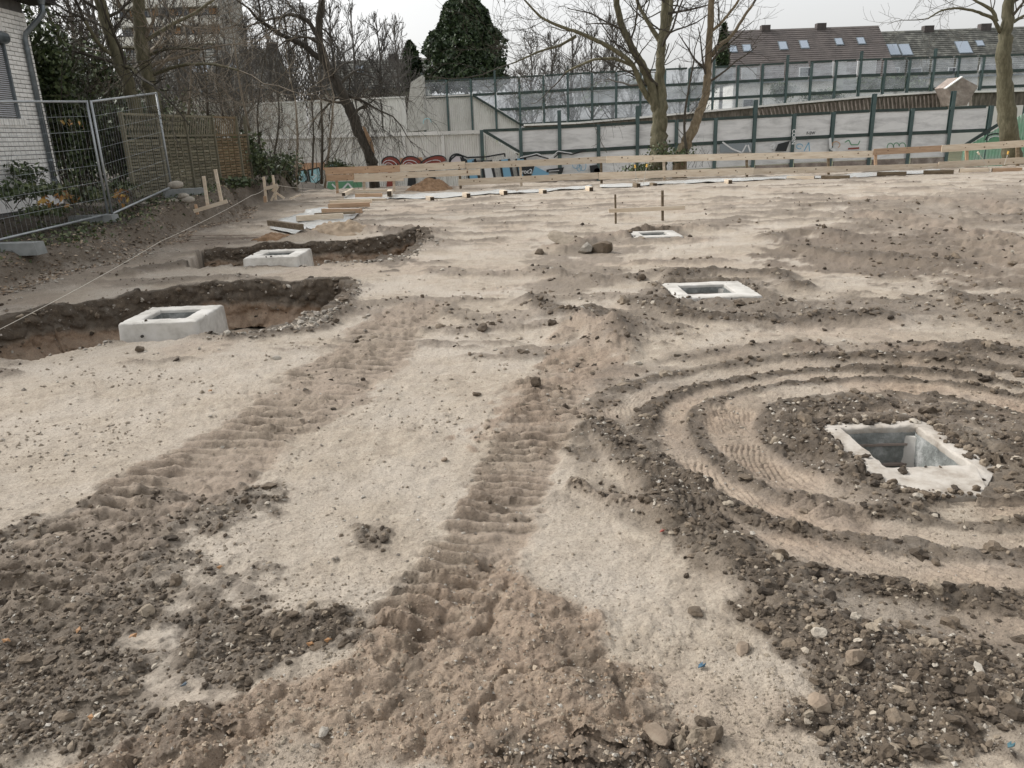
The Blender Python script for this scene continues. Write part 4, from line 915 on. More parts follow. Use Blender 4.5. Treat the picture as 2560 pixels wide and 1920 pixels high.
# ------------------------------------------------------------------ woven wooden fence
FA = np.array([-8.5, 16.7, 0]); FB = np.array([-7.55, 22.2, 0]); fdir = (FB - FA) / np.linalg.norm(FB - FA); FZ = .62
def fence_param(px, py=380):
    n = np.array([fdir[1], -fdir[0], 0]); p = on_plane(px, py, FA, n); return float(np.dot(p - FA, fdir))
wf = thing('woven_fence', 'weathered woven wooden fence with a trellis top behind the mesh panel', 'fence', (FA[0], FA[1], FZ))
wfb = np.array([FA[0], FA[1], FZ]); nrm = np.array([fdir[1], -fdir[0], 0])
cuts = [fence_param(p) for p in (318, 404, 473, 541, 600, 622)]
for k in range(len(cuts)):
    p = FA + fdir * cuts[k]; mb = Local(wfb); mb.box((p[0], p[1], FZ + .9), (.075, .075, 1.85)); put('post', mb, M_fence, wf)
for k in range(len(cuts) - 1):
    a, b = cuts[k] + .045, cuts[k + 1] - .045; L = b - a; warm = M_fence_w if k >= 3 else M_fence; zt = 1.32
    z_top = 1.78 if k < 4 else 1.36
    for (h, th) in ((.03, .05), (zt, .05)) + (((z_top, .05),) if k < 4 else ()):
        mb = Local(wfb); pa = FA + fdir * a; pb = FA + fdir * b; mb.beam((pa[0], pa[1], FZ + h), (pb[0], pb[1], FZ + h), .05, th); put('rail', mb, warm, wf)
    ns = 17; mods = 3 if L > .8 else 1
    for i in range(ns):
        z = FZ + .09 + i * (zt - .12) / ns + .0; n = 13; q = np.linspace(0, 1, n)
        off = np.sin(q * math.pi * (mods + 1) + (i % 2) * math.pi) * .034
        pts = FA + fdir * (a + q * L)[:, None] + nrm * off[:, None]; h2 = .027
        lo = pts + (0, 0, z - FZ + FZ - h2) * np.array([1, 1, 1]); hi = pts + (0, 0, z + h2)
        mb = Local(wfb); V = np.vstack([lo, hi, lo + nrm * -.006, hi + nrm * -.006]); f = []
        for j in range(n - 1): f += [(j, j + 1, n + j + 1, n + j), (2 * n + j, 3 * n + j, 3 * n + j + 1, 2 * n + j + 1), (n + j, n + j + 1, 3 * n + j + 1, 3 * n + j)]
        mb.add(V, f4=f); put('slat', mb, warm, wf)
    for i in range(mods):
        q = (i + 1) / (mods + 1); p = FA + fdir * (a + q * L) + nrm * .012; mb = Local(wfb); mb.box((p[0], p[1], FZ + zt / 2), (.022, .022, zt)); put('stay', mb, warm, wf)
    if k < 4:
        m_ = int(L / .105)
        for i in range(m_):
            s0 = a + (i + .15) * L / m_; p = FA + fdir * s0; q_ = FA + fdir * min(s0 + .16, b); mb = Local(wfb)
            mb.beam((p[0], p[1], FZ + zt + .03), (q_[0], q_[1], FZ + z_top - .02), .012, .03); put('trellis_slat', mb, warm, wf)
            if k < 2:
                mb = Local(wfb); mb.beam((q_[0], q_[1], FZ + zt + .03), (p[0], p[1], FZ + z_top - .02), .012, .03); put('trellis_slat', mb, warm, wf)

# ------------------------------------------------------------------ white brick house
HX, HY = -9.4, 16.85; HB = (HX, HY, .7)
hs_ = thing('brick_house', 'white brick house corner with roller shutter and grey downpipe', 'house', HB)
def wy(px, py):
    p = on_plane(px, py, (HX, 0, 0), np.array([1, 0, 0])); return p[1], p[2]
mb = Local(HB); mb.box((HX - 3.02, HY - 4.0, 3.0), (6.0, 8.0, 6.6)); put('wall', mb, M_mortar, hs_)
zp = wy(140, 437)[1]  # top of the plinth
mb = Local(HB); mb.box((HX - 2.98, HY - 4.0 - .01, .3 + zp / 2), (6.0, 8.02, zp - .6)); put('plinth', mb, M_plaster, hs_)
ztop = wy(62, 42)[1]
wy0, wz0 = wy(46, 296); _, wz1 = wy(10, 112); wfar = wy(48, 290)[0]
zsill0 = wz0 - .11; course = .0833; nb = 0; stuffb = Local(HB); brick_me = {}
for c in range(int((ztop - zp) / course) + 1):
    z = zp + c * course + course / 2
    y = HY + .0; off = .125 if c % 2 else 0; k = 0
    yy = HY - .0 + (.0 if c % 2 == 0 else .0)
    ys = HY; first = .24 if c % 2 == 0 else .115
    while ys > HY - 7.5:
        L = first if k == 0 else .24; y0 = ys - L; y1 = ys
        ys = y0 - .012; k += 1
        if z > wz0 - .10 and z < wz1 + .30 and y0 < wfar: 
            if y1 > wfar + .03: y0 = wfar + .005; L = y1 - y0
            else: continue
        if L < .03: continue
        near = y1 > HY - 3.0 and nb < 296
        if near:
            key = round(L, 3)
            if key not in brick_me:
                q = MB(); q.box((0, 0, 0), (.03, L, .0705)); brick_me[key] = q.mesh('brick', M_brick)
            put('brick', brick_me[key], None, hs_, loc=(-.004 + RNG.normal(0, .0015), (y0 + y1) / 2 - HY, z - .7)); nb += 1
        else: stuffb.box((HX - .004, (y0 + y1) / 2, z), (.03, y1 - y0, .0705))
put('other_bricks', stuffb, M_brick, hs_, kind='stuff')
# window with roller shutter
win = Local(HB); wyc = wfar - .75; win.box((HX - .06, wyc, (wz0 + wz1) / 2), (.06, 1.5, wz1 - wz0)); wno = put('window', win, M_dwood, hs_)
sh = Local(HB); nl = int((wz1 - wz0 - .02) / .038)
for i in range(nl):
    z = wz0 + .02 + i * .038; yb, ya = wfar - .055, wfar - 1.5
    n = 5; th = np.linspace(0, math.pi, n); xs = HX - .03 + .012 * np.sin(th); zs = z + .018 - .017 * np.cos(th)
    V = [(x, yb, q) for x, q in zip(xs, zs)] + [(x, ya, q) for x, q in zip(xs, zs)]
    sh.add(V, f4=[(j, j + 1, n + j + 1, n + j) for j in range(n - 1)])
put('roller_shutter', sh, M_shut, wno)
g_ = Local(HB); g_.box((HX + .004, wfar - .025, (wz0 + wz1) / 2 + .05), (.05, .05, wz1 - wz0 + .1)); put('guide_rail', g_, M_zinc, wno)
g_ = Local(HB); g_.tube([(HX + .03, wfar + .03, wz1 + .12), (HX + .03, wfar - 1.5, wz1 + .12)], .11, 12); put('shutter_box', g_, M_zinc, wno, True)
for i in range(18):
    y = wfar + .13 - i * .083; mb = Local(HB); mb.box((HX + .004, y, wz0 - .07), (.05, .071, .12)); put('sill_brick', mb, M_brick, wno)
for i in range(14):
    y = wfar + .03 - i * .083; mb = Local(HB); mb.box((HX + .003, y, wz1 + .36), (.03, .071, .24)); put('lintel_brick', mb, M_brick, wno)
# downpipe
dy = HY - .27; yt, ztt = wy(68, 92); dp = Local(HB)
pts = [(HX + .07, dy, .75), (HX + .07, dy, ztt - .08), (HX + .10, dy + .01, ztt + .03), (HX + .40, dy + .1, ztt + .33), (HX + .46, dy + .12, ztt + .42), (HX + .47, dy + .12, ztt + .62)]
dp.tube(pts, .048, 12); dpo = put('downpipe', dp, M_zinc, hs_, True)
for z in (1.1, 1.5, ztt - .25):
    mb = Local(HB); mb.tube([(HX + .07, dy, z - .02), (HX + .07, dy, z + .02)], .056, 12); put('pipe_clip', mb, M_zinc, dpo)
mb = Local(HB); mb.tube([(HX + .47, dy + .12, ztt + .55), (HX + .47, dy + .12, ztt + .70)], [.05, .09], 12); put('outlet', mb, M_zinc, dpo)
# eaves, gutter, roof
ze = ztt + .62
mb = Local(HB); mb.box((HX + .20, HY - 3.75, ze + .02), (.52, 8.3, .03)); put('soffit', mb, M_dwood, hs_)
mb = Local(HB); th = np.linspace(math.pi, 2 * math.pi, 9); n = 9; V = [(HX + .55 + .075 * math.cos(a), y, ze + .17 + .075 * math.sin(a)) for y in (HY + .42, HY - 7.8) for a in th]
mb.add(V, f4=[(j, j + 1, n + j + 1, n + j) for j in range(n - 1)], fn=[list(range(n))]); go = put('gutter', mb, M_zinc, hs_, True); md = go.modifiers.new('t', 'SOLIDIFY'); md.thickness = .006
mb = Local(HB); mb.box((HX + .455, HY - 3.75, ze + .12), (.025, 8.3, .17)); put('fascia', mb, M_dwood, hs_)
rf = Local(HB)
for i in range(9):
    x = HX + .52 - i * .33; z = ze + .20 + i * .24; rf.beam((x - .17, HY + .40, z + .14), (x - .17, HY - 7.9, z + .14), .40, .025, (.60, 0, .8))
put('roof', rf, M_rooft, hs_)
mb = Local(HB); mb.beam((HX + .5, HY + .42, ze + .26), (HX - 2.4, HY + .42, ze + 2.35), .03, .2, (0, 0, 1)); put('verge_board', mb, M_dwood, hs_)

# ------------------------------------------------------------------ noise barriers
def corr_mesh(name, L, H, m, period=.10, dep=.035, slope=None, parent=None, loc=None, base=None):
    """trapezoid sheet: x 0..L, z 0..H (H may be function of x)"""
    k = int(L / period); xs = []; ys = []
    for i in range(k): xs += [i * period, i * period + period * .30, i * period + period * .5, i * period + period * .8]; ys += [0, 0, -dep, -dep]
    xs.append(L); ys.append(0); xs = np.minimum(np.array(xs), L); ys = np.array(ys); n = len(xs)
    top = np.array([H(x) if callable(H) else H for x in xs])
    V = np.vstack([np.column_stack([xs, ys, np.zeros(n)]), np.column_stack([xs, ys, top])])
    mb = MB(); mb.add(V, f4=[(i, i + 1, n + i + 1, n + i) for i in range(n - 1)]); return mb
YL = 40.0
LB = (0, YL, -1.3)
lb = thing('noise_barrier', 'nearer noise barrier with dark steel posts, milky panes and graffiti along its foot', 'noise barrier', LB)
xs_post = [1204 + 97.3 * k for k in range(14)]
def top_y(px): return np.interp(px, [1204, 1303, 1399, 1497, 1594, 1692, 1790, 1888, 1984, 2083, 2180, 2276, 2378, 2471, 2600], [325, 321, 316, 311, 305, 300, 295, 290, 285, 280, 275, 272, 268, 264, 258])
def mid_y(px): return np.interp(px, [1204, 1310, 1399, 1544, 1762, 1936, 2129, 2330, 2470, 2600], [390, 384, 379.5, 371, 358.5, 348, 338.5, 331, 325, 319])
def low_y(px): return mid_y(px) + 62
for k, px in enumerate(xs_post):
    tall = k in (2, 4, 7, 10, 12)
    A = at(px - (px - 1490) / 6700 * 40, top_y(px) - (36 if tall else 0), YL); x = at(px, 330, YL)[0]; zt = at(px, top_y(px), YL)[2] + (.75 if tall else 0)
    mb = Local(LB); wd = .17
    mb.box((x, YL - .10, (zt - 1.3) / 2 ), (wd, .012, zt + 1.3)); mb.box((x, YL + .10, (zt - 1.3) / 2), (wd, .012, zt + 1.3)); mb.box((x, YL, (zt - 1.3) / 2), (.012, .188, zt + 1.3))
    put('post', mb, M_post, lb)
pane_cache = {}
def rail_between(px0, px1, fy, th, Y, parent, base, m=M_rail, dp=.07):
    A = at(px0, fy(px0), Y); B = at(px1, fy(px1), Y); mb = Local(base); mb.beam(A, B, dp, th); return put('rail', mb, m, parent)
def pane_quad(px0, px1, f0, f1, Y, parent, base, m, name='pane', tri=None):
    P = [at(px0, f1(px0), Y), at(px1, f1(px1), Y), at(px1, f0(px1), Y), at(px0, f0(px0), Y)]
    P[3][0] = P[0][0] = (P[0][0] + P[3][0]) / 2; P[1][0] = P[2][0] = (P[1][0] + P[2][0]) / 2
    if tri == 'ul': P = [P[3], P[2], P[1]]
    mb = Local(base); mb.prism(P, (0, .02, 0)); return put(name, mb, m, parent)
for k in range(13):
    a, b = xs_post[k] + 4, xs_post[k + 1] - 4
    rail_between(a, b, lambda x: top_y(x) + 2, .13, YL, lb, LB); 
    if k > 0: rail_between(a, b, mid_y, .16, YL, lb, LB)
    if k == 0:
        mb = Local(LB); mb.prism([at(1212, 331, YL), at(1298, 326, YL), at(1298, 378, YL)], (0, .02, 0)); put('pane', mb, M_pane_w, lb)
        mb = Local(LB); mb.beam(at(1211, 328, YL - .03), at(1299, 380, YL - .03), .07, .13); put('rail', mb, M_rail, lb)
        A = at(1211, 331, YL); B = at(1298, 384, YL); Lx = B[0] - A[0]; hz0 = A[2] + 1.3; hz1 = B[2] + 1.3
        o = put('cladding_panel', corr_mesh('c', Lx, lambda x: hz0 + (hz1 - hz0) * x / Lx - .12, M_clad), M_clad, lb, loc=(A[0], .05, 0))
        continue
    pane_quad(a, b, lambda x: top_y(x) + 5, lambda x: mid_y(x) - 4, YL, lb, LB, M_pane_w)
    if k < 12:
        pane_quad(a, b, lambda x: mid_y(x) + 4, low_y, YL, lb, LB, M_pane_w)
        mb = Local(LB); A = at(a, low_y(a) + 1, YL); B = at(b, low_y(b) + 1, YL); z = min(A[2], B[2]); mb.box(((A[0] + B[0]) / 2, YL, (z - 1.3) / 2), (B[0] - A[0], .12, z + 1.3)); put('base_slab', mb, M_conc_old, lb)
# last bay and stepping cladding at the right
A = at(2405, 365, YL); B = at(2510, 300, YL); mb = Local(LB); mb.beam(A + (0, -.12, 0), B + (0, -.12, 0), .07, .15); put('rail', mb, M_rail, lb)
x0 = at(2405, 365, YL)[0]; x1 = at(2600, 320, YL)[0]; L = x1 - x0; z0 = at(2405, 365, YL)[2] + 1.3; z1 = at(2510, 305, YL)[2] + 1.3; xm = at(2510, 305, YL)[0] - x0
put('cladding_panel', corr_mesh('c', L + 2.5, lambda x: z0 + (z1 - z0) * min(x / xm, 1.6) - .1, M_cladg, .16, .05), M_cladg, lb, loc=(x0, -.10, 0))
# left cladding wall: bays with cover strips
xl = [1204 - 97.3 * k for k in range(9)]
def topl(px): return np.interp(px, [400, 621, 1057, 1204], [350, 343.5, 333, 328])
X_ = [at(p, 350, YL)[0] for p in xl]; ztl = [at(p, topl(p), YL)[2] for p in xl]
for k in range(8):
    L = X_[k] - X_[k + 1] - .12; h0 = ztl[k + 1] + 1.3 - .12; h1 = ztl[k] + 1.3 - .12
    put('cladding_panel', corr_mesh('c', L, lambda x: h0 + (h1 - h0) * x / L, M_clad, .115, .04), M_clad, lb, loc=(X_[k + 1] + .06, .03, 0))
    mb = Local(LB); mb.box((X_[k + 1], YL - .02, (ztl[k + 1] - 1.3) / 2 - .08), (.16, .14, ztl[k + 1] + 1.3 - .16)); put('cover_strip', mb, M_clad, lb)
    mb = Local(LB); mb.beam((X_[k + 1], YL, ztl[k + 1] - .02), (X_[k], YL, ztl[k] - .02), .20, .16); put('cap', mb, M_cap, lb)

# upper barrier
def YU(px): return np.interp(px, [1058, 2550], [66.5, 60.5])
UB = (0, 63, 1.5)
ub = thing('noise_barrier', 'farther and taller noise barrier of clear panes in a dark steel grid', 'noise barrier', UB)
def utop(px): return np.interp(px, [1058, 1303, 1480, 1770, 2120, 2550, 2620], [203, 192, 182, 168.5, 150.5, 137, 133])
def ur(k): 
    def f(px): return utop(px) + k * np.interp(px, [1058, 2550], [40.0, 39.0])
    return f
def ubot(px): return np.interp(px, [1058, 1303, 1500, 1600, 2200, 2400, 2620], [322, 310, 303, 297, 242, 232, 228])
xu = [1058 + 60.3 * k for k in range(27)]
def Xu(px): return at(px, 250, YU(px))[0]
zu_top = lambda px: at(px, utop(px), YU(px))[2]
for k, px in enumerate(xu):
    Y = YU(px); x = Xu(px); zt = zu_top(px) + (.75 if k in (0, 3, 6, 9, 12, 15, 18, 21) else 0) * .8
    mb = Local(UB); zb = 1.5; mb.box((x, Y - .09, (zt + zb) / 2), (.16, .02, zt - zb)); mb.box((x, Y + .09, (zt + zb) / 2), (.16, .02, zt - zb)); mb.box((x, Y, (zt + zb) / 2), (.03, .16, zt - zb)); put('post', mb, M_post, ub)
for k in range(26):
    a, b = xu[k] + 3, xu[k + 1] - 3; Y = YU((a + b) / 2)
    mb = Local(UB); A = at(a, utop(a), YU(a)); B = at(b, utop(b), YU(b)); mb.beam(A, B, .12, .13); put('rail', mb, M_rail, ub)
    for r in (1, 2, 3):
        f = ur(r)
        if k < 2 and r > 1: continue
        if k == 2 and r > 1: continue
        if k == 3 and r > 2: continue
        if k > 8 and f(a) > ubot(a) + 4: continue
        mb = Local(UB); mb.beam(at(a, f(a), YU(a)), at(b, f(b), YU(b)), .10, .20); put('rail', mb, M_rail, ub)
    for r in range(4):
        f0, f1 = ur(r), ur(r + 1)
        if k < 2 and r > 0: continue
        if f0(a) + 6 > ubot(a): continue
        if k == 2 and r > 0:
            if r == 1: mb = Local(UB); mb.prism([at(a, f0(a) + 3, Y), at(b, f0(b) + 3, Y), at(b, f1(b) - 2, Y)], (0, .02, 0)); put('pane', mb, M_pane, ub)
            continue
        if k == 3 and r > 1:
            if r == 2: mb = Local(UB); mb.prism([at(a, f0(a) + 3, Y), at(b, f0(b) + 3, Y), at(b, f1(b) - 2, Y)], (0, .02, 0)); put('pane', mb, M_pane, ub)
            continue
        lo = (lambda x, f=f1: min(f(x) - 2, ubot(x) + 6)); hi = lambda x, f=f0: f(x) + 3
        P = [at(a, lo(a), YU(a)), at(b, lo(b), YU(b)), at(b, hi(b), YU(b)), at(a, hi(a), YU(a))]; P[3][0] = P[0][0]; P[2][0] = P[1][0]
        mb = Local(UB); mb.prism(P, (0, .02, 0)); put('pane', mb, M_pane, ub)
# cladding at its left end
def clad_top(px): return np.interp(px, [1058, 1182, 1245, 1303], [243, 237, 274, 312])
for k in range(4):
    a, b = xu[k] + 2, xu[k + 1] - 2; x0, x1 = Xu(a), Xu(b); Y = YU(a); L = x1 - x0; za = at(a, clad_top(a), Y)[2]; zb = at(b, clad_top(b), Y)[2]
    put('cladding_panel', corr_mesh('c', L, lambda x: za + (zb - za) * x / L - .3, M_clad, .16, .05), M_clad, ub, loc=(x0 - UB[0], Y - UB[1] + .02, .3 - UB[2]))
    mb = Local(UB); mb.beam((x0, Y - .03, za), (x1, YU(b) - .03, zb), .12, .10); put('cap', mb, M_cap, ub)
mb = Local(UB); mb.beam(at(1182, 238, 65.8), at(1303, 312, 65.4), .10, .16); put('rail', mb, M_rail, ub)
# end slab of pale concrete
mb = MB(); mb.prism([at(1027, 206, 62), at(1055, 188, 62), at(1064, 325, 62), at(1012, 331, 62)], (0, 2.0, 0)); put('end_wall', mb, M_conc, label='pale concrete end wall with a slanted top at the left of the farther barrier', category='wall')
# far left low cladding wall
wl = thing('cladding_wall', 'pale ribbed wall on the left, partly hidden by reeds and saplings', 'wall', (at(800, 300, 62)[0], 62, 0))
wlb = (at(800, 300, 62)[0], 62, 0)
fx = [1018 - 62 * k for k in range(10)]; ft = lambda p: np.interp(p, [400, 600, 1020], [268, 262, 243])
for k in range(9):
    a, b = fx[k + 1], fx[k]; x0, x1 = at(a, 300, 62)[0], at(b, 300, 62)[0]; L = x1 - x0 - .1; z0, z1 = at(a, ft(a), 62)[2], at(b, ft(b), 62)[2]
    put('cladding_panel', corr_mesh('c', L, lambda x: z0 + (z1 - z0) * x / L + .5, M_clad, .2, .05), M_clad, wl, loc=(x0 + .05 - wlb[0], 0, -.5))
    mb = Local(wlb); mb.beam((x0, 62, z0 + .02), (x1, 62, z1 + .02), .2, .12); put('cap', mb, M_cap, wl)
# ramp parapet between the two barriers
rt = lambda p: np.interp(p, [1310, 1440, 1590, 1888, 2200, 2370, 2440, 2700], [315, 310, 297, 269, 241, 231, 229, 226])
YR = 46.0; rp = thing('ramp_parapet', 'dark weathered ramp parapet rising to the right between the two barriers', 'parapet', (at(1800, 300, YR)[0], YR, 0)); rpb = (at(1800, 300, YR)[0], YR, 0)
seg = [1310, 1440, 1590, 1690, 1790, 1888, 1990, 2090, 2200, 2290, 2370]
def rbot(p): return top_y(p) + 14
for a, b in zip(seg[:-1], seg[1:]):
    P = [at(a, rbot(a), YR), at(b, rbot(b), YR), at(b, rt(b), YR), at(a, rt(a), YR)]; P[3][0] = P[0][0]; P[2][0] = P[1][0]; P[0][0] += .02; P[3][0] += .02
    mb = Local(rpb); mb.prism(P, (0, .3, 0)); put('parapet_slab', mb, M_conc_dark, rp)
    mb = Local(rpb); mb.beam(P[3] + (0, .1, .05), P[2] + (0, .1, .05), .5, .10); put('coping', mb, M_cap, rp)
    n = int((P[1][0] - P[0][0]) / .22) if a > 1850 else 0
    for i in range(n):
        u = (i + .5) / n; bt = P[0] * (1 - u) + P[1] * u; tp = P[3] * (1 - u) + P[2] * u; mb = Local(rpb); mb.beam(bt + (.1, -.03, .25), tp + (-.05, -.03, -.1), .05, .07); put('rib', mb, M_conc_old, rp)
P = [at(2430, 268, YR), at(2700, 256, YR), at(2700, 226, YR), at(2430, 232, YR)]
mb = Local(rpb); mb.prism(P, (0, .3, 0)); put('parapet_slab', mb, M_conc_dark, rp)
mb = Local(rpb); mb.beam(P[3] + (0, .1, .05), P[2] + (0, .1, .05), .5, .10); put('coping', mb, M_cap, rp)
mb = MB(); mb.prism([at(*q, 44.0) for q in ((2404, 193), (2445, 215), (2417, 264), (2389, 264), (2370, 219))], (-.25, .9, 0)); put('concrete_pillar', mb, M_conc_old, label='five-sided concrete pillar head rising above the ramp parapet', category='pillar')
mb = MB(); mb.beam(at(2362, 222, 43.9), at(2404, 192, 43.9), .25, .05); put('pillar_coping', mb, M_cap, label='pale coping along the left slope of the five-sided pillar', category='coping')

# graffiti: flat paint on the barrier face
def paint(pts, m, dy=-.16, Y=YL, name='graffiti'):
    mb = Local(LB); P = [at(x, y, Y + dy) for x, y in pts]; mb.prism(P, (0, .003, 0)); return put(name, mb, m, lb)
def line(pts, wpx, m, dy=-.17, Y=YL):
    mb = Local(LB); P = np.array([at(x, y, Y + dy) for x, y in pts]); r = wpx / F_PX * Y / 2
    for a, b in zip(P[:-1], P[1:]): mb.beam(a, b, .003, r * 2)
    return put('graffiti_line', mb, m, lb)
def arc(cx, cy, rx, ry, a0, a1, n=12): return [(cx + rx * math.cos(rad(a0 + (a1 - a0) * k / n)), cy - ry * math.sin(rad(a0 + (a1 - a0) * k / n))) for k in range(n + 1)]
for cx, w_ in ((978, 24), (1030, 27), (1080, 36)):
    tl = -.28 if cx > 1060 else .12
    sk = lambda q, t_=tl, c_=cx: [(x_, y_ + (x_ - c_) * t_) for x_, y_ in q]
    paint(sk(arc(cx, 412, w_ * .95, 20, 0, 180)), P_red); line(sk(arc(cx, 412, w_, 21, 0, 180)), 2.5, P_blk); line(sk(arc(cx - 3, 416, w_ * .75, 15, 20, 170)), 1.4, P_wht, -.175); line(sk(arc(cx - 6, 420, w_ * .5, 12, 30, 170)), 1.2, P_wht, -.175)
    paint([(cx - 4, 415), (cx + w_ * .7, 408), (cx + w_ * .8, 414), (cx, 425)], P_blk, -.168)
    paint([(cx - 8, 425), (cx + 8, 425), (cx + 10, 470), (cx - 12, 470)], P_red if cx < 1000 else P_blk)
paint([(1000, 395), (1055, 393), (1060, 410), (1000, 412)], P_tan, -.155)
paint([(735, 408), (812, 406), (812, 425), (735, 425)], P_tan, -.155)
paint(arc(838, 425, 22, 17, 0, 180), P_blu); line(arc(838, 425, 23, 18, 0, 180), 2.5, P_blk)
for (a, b, c) in ((735, 430, 470), (770, 425, 468)): 
    paint([(a, b), (a + 28, b - 6), (a + 34, c - 20), (a + 8, c)], P_cyan); line([(a, b), (a + 28, b - 6), (a + 34, c - 20), (a + 8, c), (a, b)], 3, P_blk); line([(a + 8, b + 8), (a + 22, b + 14), (a + 10, b + 26)], 2, P_wht, -.175)
paint([(820, 455), (905, 452), (905, 485), (815, 485)], P_grn); line([(830, 460), (850, 480), (870, 458), (890, 482)], 4, P_wht, -.175)
paint(arc(1140, 405, 15, 16, 0, 360, 16), P_pink); line(arc(1142, 402, 18, 17, -30, 200), 4, P_blk); paint([(1150, 392), (1166, 398), (1166, 412), (1154, 410)], P_blk, -.168)
line([(1121, 412), (1128, 398), (1140, 388), (1156, 389), (1168, 394), (1215, 392), (1262, 384), (1262, 392)], 3.5, P_blk); line([(1180, 403), (1225, 402)], 2.5, P_blk)
for (a, b) in ((1165, 425), (1205, 428), (1250, 425), (1290, 422)):
    paint([(a, b - 25), (a + 22, b - 28), (a + 30, b + 25), (a + 6, b + 28)], P_blu if a != 1205 else P_wht, -.160); line([(a, b - 25), (a + 8, b + 28)], 5, P_blk); line([(a + 22, b - 28), (a + 34, b + 25)], 6, P_blk)
paint([(1294, 413), (1338, 411), (1326, 442), (1310, 442)], P_blk, -.168)
paint([(1338, 416), (1372, 432), (1372, 442), (1328, 442)], P_blu, -.166)
paint([(1366, 424), (1410, 418), (1406, 432), (1366, 431)], P_blk, -.168); line([(1372, 428), (1398, 426)], 1.5, P_wht, -.175)
line([(1300, 397), (1340, 388), (1372, 397)], 3, P_blk); line([(1300, 394), (1342, 384), (1352, 387)], 2, P_wht, -.178)
line([(1385, 394), (1400, 382), (1430, 386), (1465, 376)], 3, P_blk, -.178); line([(1372, 397), (1395, 378), (1430, 383)], 2, P_wht, -.18)
paint([(1474, 414), (1492, 412), (1502, 430), (1476, 432)], P_blk, -.168); paint(arc(1493, 427, 8, 7, 0, 360, 12), P_blk, -.168)
line(arc(1440, 412, 9, 9, 180, 360), 1.5, P_blu); line(arc(1457, 414, 8, 13, 120, 400), 1.5, P_blu); line(arc(1448, 420, 6, 8, 0, 360), 1.5, P_blu)
line([(1806, 355), (1830, 372), (1855, 382), (1866, 362)], 3.5, P_wht); line([(1870, 362), (1876, 380)], 3.5, P_wht); line([(1895, 378), (1905, 365), (1912, 378), (1930, 378), (1940, 356), (1925, 366), (1932, 375)], 3, P_wht)
paint([(1945, 360), (1975, 352), (1965, 378), (1938, 378)], P_blk, -.166); paint([(1800, 360), (1880, 357), (1878, 380), (1800, 382)], flat('paint_grey', (.25, .28, .30)), -.158)
line([(2010, 378), (2022, 356), (2024, 378)], 2.5, P_blu); line(arc(1999, 366, 8, 6, 0, 300), 2, P_blu)
line([(2075, 345), (2077, 372), (2090, 376)], 6, P_wht, -.18); line(arc(2090, 362, 10, 8, -60, 200), 2, P_tan); line([(2112, 356), (2122, 350), (2128, 362), (2145, 362), (2150, 352)], 2.5, P_grn); line([(2120, 372), (2148, 370)], 4, P_red)
line(arc(2226, 368, 8, 10, 0, 200), 2, P_grn); line(arc(2241, 366, 7, 9, 0, 220), 2, P_grn); line(arc(2256, 366, 8, 9, -30, 180), 2, P_grn)
line(arc(2490, 350, 26, 16, 0, 180), 3, P_blk, -.20); line(arc(2490, 352, 20, 12, 0, 180), 2, P_wht, -.205); paint(arc(2490, 362, 24, 18, 0, 180), P_grn, -.19)
line(arc(1068, 306, 10, 10, 0, 200), 3, P_cyan, 22 - .2); 
def text(body, px, py, hpx, m, Y=YL, dy=-.2, rot=0.0, name='graffiti_text'):
    c = bpy.data.curves.new(name, 'FONT'); c.body = body; c.size = hpx / F_PX * Y; c.extrude = .004; c.align_x = 'CENTER'; c.align_y = 'CENTER'; c.offset = .006
    o = bpy.data.objects.new('tmp', c); COL.objects.link(o); dg = bpy.context.evaluated_depsgraph_get(); me = bpy.data.meshes.new_from_object(o.evaluated_get(dg)); bpy.data.objects.remove(o)
    me.materials.clear(); me.materials.append(m); q = bpy.data.objects.new(name, me); COL.objects.link(q); p = at(px, py, Y + dy) - np.array(LB)
    q.location = tuple(p); q.rotation_euler = (rad(90), rot, 0); q.parent = lb; return q
text('roc2', 1317, 429, 14, P_wht); text('CORN', 1984, 342, 12, P_wht, rot=rad(88)); text('F-SW', 2027, 333, 9, P_blk)

